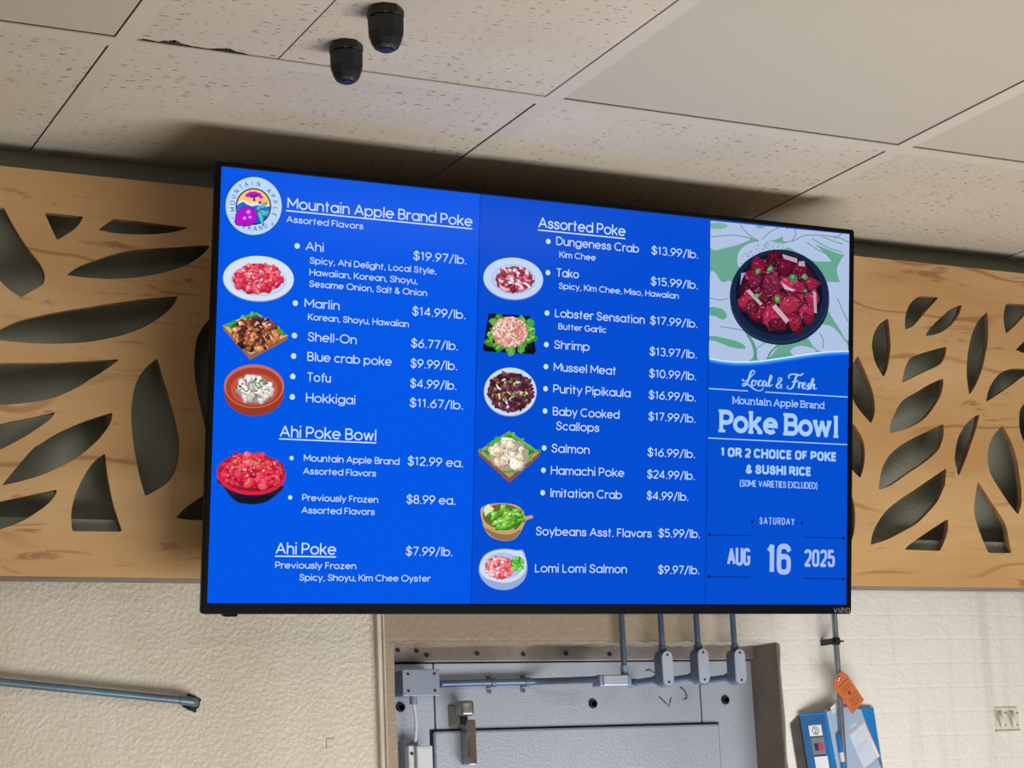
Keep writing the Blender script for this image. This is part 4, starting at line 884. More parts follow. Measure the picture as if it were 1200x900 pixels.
leaf(Z((600, 640), (720, 620), (800, 690), (828, 760), (700, 768), (640, 740))); leaf(Z((380, 810), (470, 780), (560, 760), (640, 775), (540, 795)), (92, 162, 138)); leaf(Z((510, 760), (560, 735), (640, 750), (640, 774), (540, 790)))
leaf(Z((220, 290), (226, 210), (300, 160), (420, 156), (500, 185), (380, 230), (280, 290)))
for i in range(42):
    t = p.r.random(); x, y = 232+t*250+p.r.uniform(-8, 8), 262-150*math.sin(min(1, t*1.2)*1.5)*.62+p.r.uniform(-26, 26); p.chunk(820+x/4.737, 250+y/4.737, 1.1, (112, 140, 146), 6, .7)
def vein(pts, w=.9, c=(92, 140, 140)):
    q = spl([(820+x/4.737, 250+y/4.737) for x, y in pts], 5)
    for a, d in zip(q, q[1:]):
        n = Vector((-(d[1]-a[1]), d[0]-a[0]))
        if n.length < 1e-6: continue
        n = n.normalized()*w/2; p.poly([(a[0]+n.x, a[1]+n.y), (a[0]-n.x, a[1]-n.y), (d[0]-n.x, d[1]-n.y), (d[0]+n.x, d[1]+n.y)], c)
for q in ([(68, 130), (180, 120), (260, 130), (330, 152)], [(230, 60), (270, 110), (330, 150)], [(350, 145), (400, 100), (450, 75)], [(470, 160), (530, 150), (600, 120), (760, 130), (836, 160)], [(600, 160), (660, 200), (730, 235)], [(630, 140), (720, 190), (800, 215)], [(690, 130), (740, 150), (800, 170)], [(520, 150), (540, 110), (530, 80)], [(750, 140), (800, 110)],
          [(120, 628), (200, 640), (260, 660), (300, 740), (310, 815)], [(310, 760), (370, 715)], [(770, 470), (800, 540), (830, 600)], [(670, 660), (690, 700), (690, 750)], [(62, 470), (120, 480), (160, 470)]): vein(q, 1.0)
vein([(270, 670), (310, 740), (318, 812)], 3.2, (84, 152, 130)); vein([(440, 730), (400, 770), (380, 808)], 2.2, (84, 152, 130))
# the bowl
p.ell(914.8, 352, 58.2, 52, (16, 24, 44), 60, 6); p.ell(914.6, 347.2, 58.4, 55.2, (30, 52, 88), 60, 6); p.ell(914.4, 346, 57, 53.8, (22, 36, 66), 60, 6); p.ell(914, 344.5, 50.8, 47.8, (12, 18, 36), 56, 6); p.poly(Z((236, 330), (262, 328), (262, 440), (238, 450), (230, 390)) and [q[:2] for q in Z((236, 330), (262, 328), (262, 440), (238, 450), (230, 390))], (150, 170, 214))
p.ell(914, 341.5, 46, 42, (64, 12, 30), 40)
RED = [(132, 24, 56), (108, 18, 48), (152, 34, 66), (92, 16, 40), (168, 48, 80)]
for _ in range(60): t = p.r.uniform(0, 2*pi); d = math.sqrt(p.r.random()); p.chunk(914+43*d*cos(t), 341+39*d*sin(t), p.r.uniform(3.5, 6), p.jit(p.r.choice(RED), 14), 7, .75)
for x, y, r, sq in [(420, 245, 46, .8), (330, 290, 52, .9), (480, 290, 54, .8), (560, 320, 50, .8), (310, 370, 48, .9), (400, 390, 60, .8), (620, 390, 46, .8), (500, 380, 50, .7), (540, 470, 60, .8), (260, 490, 46, .8), (330, 540, 60, .7), (440, 470, 48, .7), (400, 570, 66, .75), (510, 500, 62, .9), (600, 540, 50, .9), (630, 470, 44, 1.), (530, 600, 62, .6), (290, 520, 44, .8), (440, 610, 56, .6), (360, 450, 44, .8), (560, 410, 40, .8), (600, 580, 36, .8)]:
    x, y, r = 820+x/4.737, 250+y/4.737, r/4.737; c = p.jit(p.r.choice(RED), 12)
    q = p.r.uniform(0, pi); p.chunk(x+.8, y+1.4, r*1.12, tuple(v*.6 for v in c), 8, sq, q); p.chunk(x, y, r, c, 8, sq, q)
    for _ in range(9): a_ = p.r.uniform(0, 2*pi); d_ = p.r.random()*.62; p.chunk(x+r*d_*cos(a_), y+r*sq*d_*sin(a_), r*p.r.uniform(.14, .34), p.jit(tuple(v*p.r.uniform(.9, 1.22) for v in c), 14), 6, .5, q)
    p.chunk(x-r*.3, y-r*.3*sq, r*.2, tuple(min(255, v*1.35+22) for v in c), 5, .5, q)
for P in (Z((405, 520), (425, 503), (500, 590), (485, 612)), Z((262, 430), (280, 420), (352, 500), (340, 512)), Z((456, 380), (500, 410), (540, 425), (520, 432), (475, 420)), Z((462, 225), (545, 250), (545, 275), (470, 250)), Z((555, 265), (585, 265), (590, 295), (550, 290)), Z((632, 425), (650, 440), (655, 555), (640, 550))): p.poly([q[:2] for q in P], p.jit((200, 164, 182), 14))
for x, y, r, a in ((395, 310, 24, .7), (327, 322, 20, .8), (435, 475, 24, .8), (522, 355, 26, .8), (586, 352, 20, .8), (322, 456, 22, .5), (590, 430, 14, .7)): p.chunk(820+x/4.737, 250+y/4.737, r/4.737, p.jit((54, 136, 76), 16), 7, a); p.chunk(820+x/4.737-.4, 250+y/4.737-.4, r/9, (112, 180, 104), 6, a)
for _ in range(150):
    t = p.r.uniform(0, 2*pi); d = math.sqrt(p.r.random()); p.chunk(914+44*d*cos(t), 341+40*d*sin(t), p.r.uniform(.35, .65), p.jit((224, 190, 196), 20), 5, .7)
p.poly(WAVE+[(995.4, 431), (832.0, 431)], (0, 78, 212))
# white swoosh under the photograph
for off0, off1, c in ((-.9, .9, (206, 232, 255)), (.9, 3.2, (64, 150, 246)), (3.2, 5, (10, 104, 232))):
    for a, d in zip(WAVE, WAVE[1:]): p.poly([(a[0], a[1]+off0), (d[0], d[1]+off0), (d[0], d[1]+off1), (a[0], a[1]+off1)], c)
p.done('photograph of a dark bowl of raw tuna on a green leaf cloth')
# maker's name on the lower bezel
b = bm_(); G5 = dict(SANS); G5['V'] = (.76, [[(0, 1), (.30, 0), (.46, 0), (.76, 1)]]); G5['I'] = (0, [[(0, 1), (0, 0)]]); G5['Z'] = (.62, [[(0, 1), (.62, 1), (.62, .56), (0, .46), (0, 0), (.62, 0)]]); G5['O'] = (.66, [[(0, 1), (.5, 1), (.66, .84), (.66, 0), (0, 0), (0, 1)]])
text_into(b, 'VIZIO', (976.6, 717.6), (995.4, 718.0), .0074, .15, G5, .42, w=.0010)
obj('brand_logo', b, M['logo'], screen_t, label='small grey VIZIO lettering on the lower bezel')

# ================================================================== PIPES AND FITTINGS
def elong(b, c, hw, hh, y0, y1, n=10, bev=0):
    """upright stadium-shaped plate, centre c"""
    P = [(c.x+hw*cos(t), c.z+(hh-hw)+hw*sin(t)) for t in [pi*k/n for k in range(n+1)]]+[(c.x+hw*cos(t), c.z-(hh-hw)+hw*sin(t)) for t in [pi+pi*k/n for k in range(n+1)]]
    add_prism(b, [(x, y0, z) for x, z in P], (0, y1-y0, 0))
# left wall rail pipe
pl = thing('wall_pipe', 'blue-grey horizontal pipe turning into the cream wall at bottom left', 'pipe', at_y(222, 823, WY-.01))
PY = WY-.024
e0 = at_y(229, 823, PY); s0 = at_y(-60, 793, PY); e1 = Vector((e0.x, WY-.004, e0.z+.0))
sx = at_y(213, 820.7, PY)
b = bm_(); add_tube(b, [s0, sx], .0056, 24); put(obj('pipe', b, M['slate'], smooth=True), pl)
b = bm_(); dirx = (sx-s0).normalized(); pp = [sx-dirx*.004, sx-dirx*.0035]+bezier([sx, sx+dirx*.016, Vector((e0.x+.001, PY, e0.z)), Vector((e0.x+.001, WY-.016, e0.z)), Vector((e0.x+.001, WY-.008, e0.z))], 10); add_tube(b, pp, [.0056]+[.0064]*(len(pp)-1), 24); put(obj('elbow', b, M['slate'], smooth=True), pl)
b = bm_(); q = Vector((e0.x, WY, e0.z)); add_tube(b, [q+Vector((0, -.006, 0)), q+Vector((0, -.010, 0)), q+Vector((0, -.012, 0))], [.0112, .0112, .0095], 28)
for a in (20, 110, 200, 290): add_tube(b, [q+Vector((0.0116*cos(radians(a)), -.006, 0.0116*sin(radians(a)))), q+Vector((0.0116*cos(radians(a)), -.0085, 0.0116*sin(radians(a))))], .0028, 8)
put(obj('escutcheon', b, M['blackp'], smooth=True, label='black round wall flange'), pl)
# small square blank on the left wall
p0, p1 = at_y(382.5, 865.5, WY-.007), at_y(393, 877.5, WY-.007)
b = bm_(); add_box(b, p0.x, p1.x, WY-.0076, WY-.0055, p1.z, p0.z, .0006); tag(obj('wall_cover_plate', b, M['plaster']), 'small square painted-over plate on cream wall near corner bead', 'cover plate')

# junction box and its conduit on the cooler
BY = COOL_Y-.045
q0, q1 = at_y(471.5, 784.5, BY), at_y(516, 815, BY)
jb = thing('junction_box', 'grey rectangular junction box on the silver cooler wall at upper left', 'electrical box', ((q0.x+q1.x)/2, COOL_Y, q1.z))
b = bm_(); add_box(b, q0.x+.001, q1.x-.001, BY+.003, COOL_Y, q1.z+.001, q0.z-.001, .002); put(obj('box_body', b, M['conduit_body']), jb)
b = bm_(); add_box(b, q0.x, q1.x, BY, BY+.003, q1.z, q0.z, .001); cv = put(obj('box_cover', b, M['box']), jb)
for px, py in ((478, 789.8), (509, 789.5), (478.6, 809.6), (509.6, 809.3)):
    p = at_y(px, py, BY); b = bm_(); add_tube(b, [p+Vector((0, .001, 0)), p+Vector((0, -.0012, 0))], .0021, 12); o = put(obj('cover_screw', b, M['screw']), jb); o.parent = cv; o.location = -jb.location - cv.location
p = at_y(484.5, 822, BY+.02); b = bm_(); add_tube(b, [Vector((p.x, p.y, q1.z+.002)), Vector((p.x, p.y, q1.z-.012))], .0062, 16); put(obj('cable_connector', b, M['box'], smooth=True), jb)
# drop cable down to the door switch
k0 = Vector((p.x, p.y, q1.z-.012)); k1 = at_y(486.5, 870, COOL_Y-.028)
b = bm_(); add_tube(b, bezier([k0, k0+Vector((.003, 0, -.02)), k1+Vector((.004, 0, .03)), k1], 16), .0026, 10); tag(obj('door_switch_cable', b, M['white'], smooth=True), 'thin white cable hanging below the grey junction box', 'cable')
# door switch: two upright white housings
ds = thing('door_switch', 'pair of upright white switch housings at the cooler door edge', 'switch', at_y(490, 890, COOL_Y))
a0, a1 = at_y(478.5, 873.5, COOL_Y-.035), at_y(485.8, 873.5, COOL_Y-.035)
b = bm_(); add_box(b, a0.x, a1.x, COOL_Y-.035, COOL_Y-.0005, a0.z-.14, a0.z, .0025, 3); put(obj('slim_housing', b, M['white']), ds)
b = bm_(); add_box(b, a0.x-.001, a1.x+.012, COOL_Y-.022, COOL_Y-.0005, a0.z-.13, a0.z+.008, .001); put(obj('back_plate', b, M['box']), ds)
p = at_y(482.6, 883, COOL_Y-.035); b = bm_(); add_tube(b, [p+Vector((0, .001, 0)), p+Vector((0, -.0008, 0))], .0026, 14); put(obj('mount_hole', b, M['screw']), ds)
c0, c1 = at_y(488.5, 874, COOL_Y-.042), at_y(507, 874, COOL_Y-.042)
b = bm_(); add_box(b, c0.x, c1.x, COOL_Y-.042, COOL_Y-.013, c0.z-.14, c0.z, .002, 3); wb = put(obj('wide_housing', b, M['white']), ds)
for px in (492.5, 496, 499.5, 503): p = at_y(px, 876.3, COOL_Y-.042); b = bm_(); add_tube(b, [p+Vector((0, .001, 0)), p+Vector((0, -.0006, 0))], .0007, 8); put(obj('vent_hole', b, M['screw']), ds)
# horizontal conduit with straps and end fitting
CY, VY = COOL_Y-.016, WY-.016
h0, hb1, h1 = at_y(516.5, 801.5, CY), at_y(622, 799.0, CY), at_y(704, 796.3, VY)
hc = thing('horizontal_conduit', 'grey-blue horizontal conduit running from junction box across the cooler', 'conduit', ((h0.x+h1.x)/2, CY, h0.z))
b = bm_(); add_tube(b, [h0, h0.lerp(hb1, .5)+Vector((0, 0, .0004))]+bezier([hb1, hb1+Vector((.03, -.006, 0)), h1-Vector((.03, -.012, 0)), h1], 10), .0056, 24); put(obj('conduit_tube', b, M['pipe'], smooth=True), hc)
for px in (577.5, 617.5):
    t = (at_y(px, 800, CY).x-h0.x)/(hb1.x-h0.x); c = h0.lerp(hb1, t); b = bm_()
    P = [Vector((c.x, COOL_Y-.001, c.z+.0105)), Vector((c.x, COOL_Y-.002, c.z+.0068))]+[c+Vector((0, -.0060*sin(a), .0060*cos(a))) for a in [pi*k/14 for k in range(15)]]+[Vector((c.x, COOL_Y-.002, c.z-.0068)), Vector((c.x, COOL_Y-.001, c.z-.0105))]
    vs = []
    for q in P:
        rad = Vector((0, q.y-c.y, q.z-c.z)); rad = rad.normalized()*.0011
        vs.append([b.verts.new(q+Vector((o_, 0, 0))+rad*s_) for o_, s_ in ((-.0038, 0), (.0038, 0), (.0038, 1), (-.0038, 1))])
    for u, v in zip(vs, vs[1:]):
        for k in range(4): b.faces.new((u[k], u[(k+1) % 4], v[(k+1) % 4], v[k]))
    b.faces.new(vs[0]); b.faces.new(vs[-1][::-1])
    st = put(obj('pipe_strap', b, M['conduit_body'], smooth=True), hc)
    for sg in (1, -1):
        b = bm_(); q = Vector((c.x, COOL_Y, c.z+sg*.0128)); add_tube(b, [q, q+Vector((0, -.002, 0)), q+Vector((0, -.0022, 0)), q+Vector((0, -.0042, 0))], [.0042, .0042, .0028, .0016], 14)
        o = put(obj('strap_screw', b, M['steel'], smooth=True), hc); o.parent = st; o.location = -hc.location-st.location
# vertical conduit with its box fitting, left of the three
vt, vb_ = at_y(728.2, 721, VY), at_y(731.6, 786, VY)
top1 = vt+(vt-vb_)*((PAN_B-.001-vt.z)/(vt.z-vb_.z)); c1 = thing('vertical_conduit', 'grey-blue vertical conduit with a rectangular fitting, leftmost below the screen', 'conduit', vb_, 'conduits dropping below the screen')
b = bm_(); add_tube(b, [top1, vt, vb_], .0048, 24); put(obj('conduit_tube', b, M['pipe'], smooth=True), c1)
b = bm_(); dv = (vb_-vt).normalized(); add_tube(b, [vb_-dv*.008, vb_+dv*.006], .0060, 20); put(obj('connector', b, M['box'], smooth=True), c1)
q0, q1 = at_y(702.5, 790, VY-.012), at_y(741, 804, VY-.012)
b = bm_(); add_box(b, q0.x, q1.x, VY-.012, VY+.014, q1.z, q0.z-.001, .002, 3); add_tube(b, [h1+Vector((-.006, 0, 0)), h1+Vector((.006, 0, 0))], .0072, 20); put(obj('fitting_body', b, M['box'], smooth=True), c1)
b = bm_(); add_box(b, q0.x+.006, q1.x-.009, VY-.0148, VY-.0118, q1.z+.0015, q0.z-.002, .0012); put(obj('fitting_cover', b, M['cover']), c1)
# three conduits with elbow bodies that turn back into the cooler
LY = WY-.040
for i, (tx, bxp, byp, lab) in enumerate(((772.5, 782.5, 783.5, 'second from left of the conduits below the screen, oval-covered elbow'), (815.5, 824.5, 780.5, 'third conduit below the screen, its oval-covered elbow over the panel seam'), (857.5, 867.5, 781, 'rightmost conduit below the screen, oval-covered elbow beside the brown jamb'))):
    c = at_y(bxp, byp, LY); cxx = at_y(bxp-6.5, byp, LY+.018).x
    t = thing('vertical_conduit', 'grey-blue '+lab, 'conduit', Vector((c.x, LY, c.z)), 'conduits dropping below the screen')
    ax = Vector((c.x, LY+.013, c.z)); hh = .5*(at_y(bxp, byp-21, LY).z-at_y(bxp, byp+21, LY).z); hw = .5*(at_y(bxp+6, byp, LY).x-at_y(bxp-6, byp, LY).x)
    b = bm_(); add_tube(b, [Vector((ax.x, ax.y, PAN_B-.001)), Vector((ax.x, ax.y, c.z+hh*.7))], .0048, 24); put(obj('conduit_tube', b, M['pipe'], smooth=True), t)
    b = bm_(); elong(b, c, hw*1.06, hh*1.0, LY+.002, LY+.024); add_tube(b, [Vector((ax.x, ax.y, c.z+hh*.8)), Vector((ax.x, ax.y, c.z+hh+.008))], [.0080, .0066], 20)
    add_tube(b, [Vector((c.x, LY+.02, c.z-hh*.52)), Vector((c.x, LY+.040, c.z-hh*.52))], .0078, 20); put(obj('elbow_body', b, M['conduit_body'], smooth=True), t)
    b = bm_(); elong(b, c, hw, hh*.97, LY-.0012, LY+.0022); cv = put(obj('oval_cover', b, M['cover']), t)
    for s_ in (1, -1):
        b = bm_(); q = Vector((c.x, LY-.001, c.z+s_*(hh*.97-.006))); add_tube(b, [q, q+Vector((0, -.0014, 0))], .0018, 12)
        o = put(obj('cover_screw', b, M['screw']), t); o.parent = cv; o.location = -t.location-cv.location
    b = bm_(); add_tube(b, [Vector((c.x, LY+.038, c.z-hh*.52)), Vector((c.x, COOL_Y-.02, c.z-hh*.52)), Vector((c.x, COOL_Y-.0195, c.z-hh*.52)), Vector((c.x, COOL_Y, c.z-hh*.52))], [.0056, .0056, .0072, .0072], 20); put(obj('rear_stub', b, M['pipe'], smooth=True), t)

# cam-lift door hinge
hg = bpy.data.objects.new('hinge', None); COL.objects.link(hg); hg.location = at_y(545, 850, COOL_Y); hg['label'] = 'worn steel cam hinge over the top edge of the cooler door'
a, c = at_y(525, 827.5, COOL_Y-.002), at_y(540, 851.5, COOL_Y-.002)
b = bm_(); add_prism(b, [at_y(525, 827.5, COOL_Y-.001), at_y(538, 828.5, COOL_Y-.018), at_y(540, 842, COOL_Y-.018), at_y(526, 851.5, COOL_Y-.001)], (.003, -.004, 0)); put(obj('frame_leaf', b, M['steel'], label='paint-spotted leaf on the frame'), hg)
a, c = at_y(540.5, 821, COOL_Y-.040), at_y(556, 838.5, COOL_Y-.040)
b = bm_(); add_box(b, a.x, c.x, COOL_Y-.042, COOL_Y-.012, c.z, a.z, .004, 3); put(obj('barrel_cap', b, M['steel'], smooth=True), hg)
b = bm_(); q = (a+c)/2; add_tube(b, [Vector((q.x, COOL_Y-.024, c.z+.004)), Vector((q.x, COOL_Y-.024, c.z-.012))], .006, 16); put(obj('hinge_pin', b, M['screw'], smooth=True), hg)
a, c = at_y(547.5, 843.5, COOL_Y-.036), at_y(558.5, 896, COOL_Y-.036)
b = bm_(); add_box(b, a.x, c.x, COOL_Y-.038, COOL_Y-.0105, c.z, a.z, .0015); put(obj('strap_body', b, M['steel'], smooth=True), hg)
b = bm_(); add_box(b, a.x+.0008, c.x-.0004, COOL_Y-.0392, COOL_Y-.0378, c.z+.0015, a.z-.001, .0005); put(obj('strap_cover', b, M['rust'], label='reddish brown front of the hinge strap'), hg)

hg.parent = door
# right conduit with clamp
RY = WY-.031
ct0, ct1 = at_y(977.6, 721, RY), at_y(991.5, 930, RY)
rc = thing('wall_riser_conduit', 'thin galvanised conduit rising beside the blue binder at right', 'conduit', Vector((ct1.x, RY, ct1.z)))
b = bm_(); add_tube(b, [ct0+(ct0-ct1)*((PAN_B-.001-ct0.z)/(ct0.z-ct1.z)), ct0, ct1, ct1+(ct1-ct0)*2], .0050, 20); put(obj('conduit_tube', b, M['galv'], smooth=True), rc)
k = at_y(979.6, 751.5, RY); b = bm_()
add_tube(b, [k+Vector((0, 0, -.006)), k+Vector((0, 0, .006))], .0066, 20); add_box(b, k.x-.010, k.x-.003, RY-.004, WY, k.z-.005, k.z+.005, .001); put(obj('pipe_clamp', b, M['blackp']), rc)
b = bm_(); kk = at_y(982.5, 751, RY-.009); add_tube(b, [kk+Vector((0, .006, 0)), kk], .0055, 6); add_tube(b, [kk+Vector((0, .003, 0)), kk+Vector((.0125, .003, -.0005))], .0016, 8); put(obj('clamp_bolt', b, M['screw'], label='dark bolt on the pipe clamp'), rc)

# orange tag hanging from the conduit
TY = RY-.010
tp = [at_y(*q, TY) for q in ((986.6, 786.5), (993, 791), (1012.8, 820.2), (999.2, 836.8), (978.2, 806), (977.4, 799), (981.5, 790))]
tg = thing('hanging_tag', 'orange inspection tag with brown print hanging on the right conduit', 'tag', at_y(983, 795, TY))
b = bm_(); add_prism(b, tp, (0, .0008, 0)); put(obj('tag_card', b, M['tag']), tg)
ce, dx = at_y(995.4, 812, TY), (at_y(1012.8, 820.2, TY)-at_y(993, 791, TY)).normalized(); dy = Vector((dx.z, 0, -dx.x))
b = bm_()
for off, l0, l1, t in ((.0, 0, 0, 0), (-.020, -.012, .012, .0012), (-.013, -.010, .009, .0010), (-.008, -.011, .010, .0010), (.006, -.011, -.002, .0010), (.009, .001, .010, .0010), (.013, -.010, .009, .0010), (.018, -.011, .011, .0010), (.022, -.008, .006, .0010)):
    if not t: continue
    x = l0
    while x < l1:
        l = random.uniform(.0025, .0055); c = ce+dx*off; p = [c+dy*x-dx*t/2, c+dy*min(l1, x+l)-dx*t/2, c+dy*min(l1, x+l)+dx*t/2, c+dy*x+dx*t/2]
        add_prism(b, [q+Vector((0, -.0003, 0)) for q in p], (0, .0003, 0)); x += l+.0012
P = [ce+dx*(.0032*cos(t))+dy*(.0032*sin(t))+Vector((0, -.0003, 0)) for t in [2*pi*k/16 for k in range(16)]]; add_prism(b, P, (0, .0003, 0))
put(obj('tag_print', b, M['tagink']), tg)
q = at_y(983, 796, TY); b = bm_(); add_tube(b, [q+Vector((.0026*cos(a), -.0006, .0026*sin(a))) for a in [2*pi*k/16 for k in range(17)]], .0009, 8, False); put(obj('eyelet', b, M['steel']), tg)
b = bm_(); add_tube(b, bezier([q+Vector((0, -.001, 0)), q+Vector((-.002, -.006, .010)), q+Vector((.008, .012, .014)), q+Vector((.006, .016, .004)), q+Vector((0, .001, 0))], 18), .0006, 6); put(obj('tag_wire', b, M['steel']), tg)

# blue binder wedged behind the conduit
bi = thing('binder', 'blue vinyl binder with number 2 spine label, wedged behind right conduit', 'binder', at_y(965, 930, WY-.03))
# spine stands out from the wall (faces left-front), cover runs back to the wall at right
sA = at_y(937, 837, WY-.008); sB = at_y(965.5, 834.5, WY-.030); sC = at_y(1023.5, 828.5, WY-.006)
DN = Vector((.0, 0, -.24)); lean = (at_y(947, 900, WY-.008)-sA); dn = lean*(.24/lean.length)
b = bm_(); q = [sA, sB, sB+dn, sA+dn]; add_prism(b, q, Vector((.002, .003, 0))); spn = put(obj('spine', b, M['binder_dark']), bi)
lean2 = at_y(1034.5, 900, WY-.006)-sC; dn2 = lean2*(.24/lean2.length)
b = bm_(); add_prism(b, [sB, sC, sC+dn2, sB+dn*1.0], Vector((0, .003, 0))); put(obj('front_cover', b, M['binder']), bi)
b = bm_(); add_prism(b, [sA+Vector((-.016, .005, -.016)), sA+Vector((.002, .004, -.002)), sA+dn+Vector((.002, .004, 0)), sA+dn+Vector((-.016, .005, 0))], Vector((.001, .002, 0))); put(obj('back_cover', b, M['binder_side'], label='dark grey inner edge of the binder'), bi)
def on_spine(s, t, off=.0006):          # s across, t down (metres)
    n = (sB-sA).cross(dn).normalized(); n = n if n.y < 0 else -n
    return sA+(sB-sA)*s+dn.normalized()*t+n*off
def sp_quad(b, s0, s1, t0, t1, off=.0006): add_prism(b, [on_spine(s0, t0, off), on_spine(s1, t0, off), on_spine(s1, t1, off), on_spine(s0, t1, off)], (on_spine(0, 0, 0)-on_spine(0, 0, .0004)))
b = bm_(); sp_quad(b, .28, .80, .020, .038); put(obj('spine_label', b, M['paper'], label='white label at the top of the spine'), bi)
b = bm_(); sp_quad(b, .32, .86, .072, .094); put(obj('spine_label', b, M['paper'], label='white label low on the spine'), bi)
b = bm_(); sp_quad(b, .30, .82, .040, .070); put(obj('spine_picture', b, M['greyp'], label='grey picture label on the spine'), bi)
b = bm_(); sp_quad(b, .40, .56, .050, .062, .001); sp_quad(b, .28, .80, .0385, .0402, .001); sp_quad(b, .32, .80, .069, .0706, .001); put(obj('spine_mark', b, M['navyp']), bi)
b = bm_(); sp_quad(b, .57, .76, .050, .062, .001); put(obj('spine_mark', b, M['redp']), bi)
b = bm_(); sw = (sB-sA).length; c = (.54, .029)
sg = [[(.5+.42*cos(t), .5+.48*sin(t)) for t in [2*pi*k/20 for k in range(21)]], [(x*.6+.33, y*.56+.22) for x, y in SANS['2'][1][0]], [(.2, .06), (.8, .06)]]
for st in sg:
    P = [on_spine(.54+(x-.5)*.30, .029-(y-.5)*.013, .0012) for x, y in st]; add_tube(b, P, .00035, 6)
put(obj('spine_number', b, M['screw'], label='circled number 2'), bi)
def on_cov(s, t, off=.0006): 
    a = sB+(sC-sB)*s; d = dn.normalized().lerp(dn2.normalized(), s); n = (sC-sB).cross(dn).normalized(); n = n if n.y < 0 else -n
    return a+d*t+n*off
def cv_poly(b, pts, off, th=.0004): add_prism(b, [on_cov(s, t, off) for s, t in pts], on_cov(0, 0, 0)-on_cov(0, 0, th))
b = bm_(); cv_poly(b, [(.40, .040), (.75, .020), (.97, .085), (.62, .104)], .0014); put(obj('form_sheet', b, M['paper'], label='white form in the pocket'), bi)
b = bm_(); cv_poly(b, [(.40, .040), (.75, .020), (.765, .0235), (.41, .0435)], .0019); cv_poly(b, [(.745, .020), (.76, .020), (.98, .085), (.965, .085)], .0019); put(obj('form_border', b, M['pinkp'], label='pink top edge of the form'), bi)
b = bm_(); cv_poly(b, [(.52, .064), (.74, .053), (.75, .056), (.53, .067)], .0019); cv_poly(b, [(.54, .070), (.68, .063), (.69, .066), (.55, .073)], .0019); cv_poly(b, [(.44, .028), (.58, .022), (.60, .026), (.46, .033)], .0019); put(obj('form_print', b, M['lightp']), bi)
b = bm_(); cv_poly(b, [(.62, .100), (.96, .083), (.97, .086), (.63, .104)], .0021); cv_poly(b, [(.64, .112), (.99, .094), (1.02, .14), (.70, .15)], .0012); put(obj('form_block', b, M['greyp']), bi)
b = bm_(); cv_poly(b, [(.13, -.006), (.36, -.020), (.40, -.014), (.16, .006)], .0012); cv_poly(b, [(.02, -.002), (.10, -.004), (.11, .002), (.03, .004)], -.004); put(obj('loose_paper', b, M['paper'], label='white papers sticking out of the top'), bi)
b = bm_(); cv_poly(b, [(.03, .000), (.34, -.006), (.72, .002), (.98, .12), (.98, .2), (.10, .2)], .0024); put(obj('clear_pocket', b, M['film'], label='clear plastic pocket on the cover'), bi)
mk = thing('marker', 'bright blue marker standing in the binder pocket', 'marker', on_cov(.2, .1, .008))
b = bm_(); P0, P1 = on_cov(.155, .040, .0064), on_cov(.155, .17, .0064); add_tube(b, [P0+Vector((0, 0, .003)), P0, P0.lerp(P1, .22)], [.0016, .0034, .0037], 16); put(obj('cap', b, M['capblue'], smooth=True), mk)
b = bm_(); add_tube(b, [P0.lerp(P1, .22), P0.lerp(P1, .34)], .0039, 16); put(obj('label_band', b, M['white'], smooth=True), mk)
b = bm_(); add_tube(b, [P0.lerp(P1, .34), P1], .0036, 16); put(obj('barrel', b, M['capblue'], smooth=True), mk)
b = bm_(); sp_quad(b, -.02, 1.0, .0005, .0030, .0004); put(obj('spine_hem', b, M['binder']), bi)

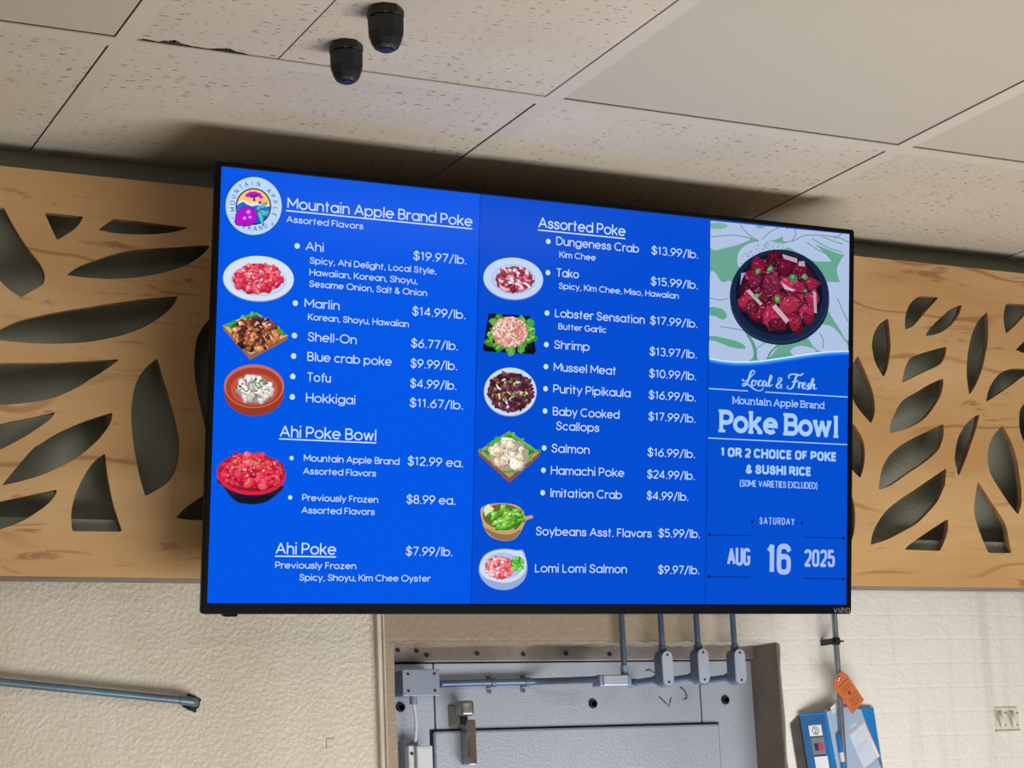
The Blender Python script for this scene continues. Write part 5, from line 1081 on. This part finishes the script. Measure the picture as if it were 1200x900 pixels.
# painted-over wall fitting with two hooks at the right edge
oy = WY
o0, o1 = at_y(1164.5, 829, oy), at_y(1194, 856.5, oy)
of = thing('wall_hook_plate', 'cream painted-over plate with two curved hooks at the right edge', 'hook plate', Vector(((o0.x+o1.x)/2, oy, o1.z)))
b = bm_(); add_box(b, o0.x, o1.x, oy-.0022, oy, o1.z, o0.z, .0012); add_box(b, o0.x-.002, o1.x+.001, oy-.005, oy, o1.z-.002, o1.z+.0015, .001); put(obj('plate', b, M['outlet']), of)
for px in (1172.5, 1186.5):
    a = at_y(px, 834, oy-.003); c = at_y(px+3, 853, oy-.003); m_ = a.lerp(c, .5)
    b = bm_(); P = bezier([a, a+Vector((-.013, -.012, -.002)), m_+Vector((-.016, -.018, 0)), c+Vector((-.008, -.013, .002)), c], 14)
    vs = []
    for i, q in enumerate(P): vs.append([b.verts.new(q+Vector((dx_, 0, 0))) for dx_ in (-.0035, .0035)]+[b.verts.new(q+Vector((dx_, .0018, .0006))) for dx_ in (.0035, -.0035)])
    for u, v in zip(vs, vs[1:]):
        for k in range(4): b.faces.new((u[k], u[(k+1) % 4], v[(k+1) % 4], v[k]))
    b.faces.new(vs[0]); b.faces.new(vs[-1][::-1]); put(obj('hook', b, M['outlet'], smooth=True), of)
    for py in (835.3, 849.6): q = at_y(px+5.5, py, oy-.0022); b = bm_(); add_box(b, q.x-.0024, q.x+.0024, q.y-.0008, q.y+.0005, q.z-.001, q.z+.001); put(obj('slot', b, M['jamb']), of)

# two black cord grips in the ceiling
def grip(px, py, h, r, lab, seed):
    c = at_z(px, py, CEIL-.001); t = thing('cord_grip', lab, 'cable gland', c, 'black cord grips on the ceiling')
    def hexring(z, r_, n=6, rot=.3): return [Vector((c.x+r_*cos(2*pi*k/n+rot), c.y+r_*sin(2*pi*k/n+rot), c.z-z)) for k in range(n)]
    def loft(name, rings, m):
        b = bm_(); R = [[b.verts.new(q) for q in rg] for rg in rings]; n = len(R[0])
        for u, v in zip(R, R[1:]):
            for k in range(n): b.faces.new((u[k], u[(k+1) % n], v[(k+1) % n], v[k]))
        b.faces.new(R[0]); b.faces.new(R[-1]); return put(obj(name, b, m), t)
    loft('hex_base', [hexring(0, r*1.06, 8), hexring(h*.05, r*1.12, 8), hexring(h*.20, r*1.12, 8), hexring(h*.235, r*1.0, 8)], M['blackp'])
    n = 24
    def rib(z, r_): return [Vector((c.x+(r_*(1+(.055 if k % 3 == 0 else 0)))*cos(2*pi*k/n), c.y+(r_*(1+(.055 if k % 3 == 0 else 0)))*sin(2*pi*k/n), c.z-z)) for k in range(n)]
    loft('ribbed_nut', [rib(h*.225, r*.98), rib(h*.26, r*1.08), rib(h*.60, r*1.06), rib(h*.80, r*.90), rib(h*.94, r*.70), rib(h*1.0, r*.50)], M['blackp'])
    b = bm_(); add_tube(b, [c+Vector((0, 0, -h*.99)), c+Vector((0, 0, -h*1.02))], r*.42, 16); q = put(obj('seal', b, M['screw']), t)
    for k in range(2): a = -1.9+k*.8+seed*.4; b = bm_(); add_tube(b, [c+Vector((r*.56*cos(a), r*.56*sin(a), -h*.97)), c+Vector((r*.56*cos(a+.25), r*.56*sin(a+.25), -h*.985))], .0012, 6); put(obj('pinched_lip', b, M['steel'], label='bright nick on the nut lip'), t)
grip(451.5, 12, .052, .0205, 'black ribbed cord grip on the ceiling, the upper right of two', 0)
grip(405.5, 53, .050, .0195, 'black ribbed cord grip on the ceiling, the lower left of two', 1)
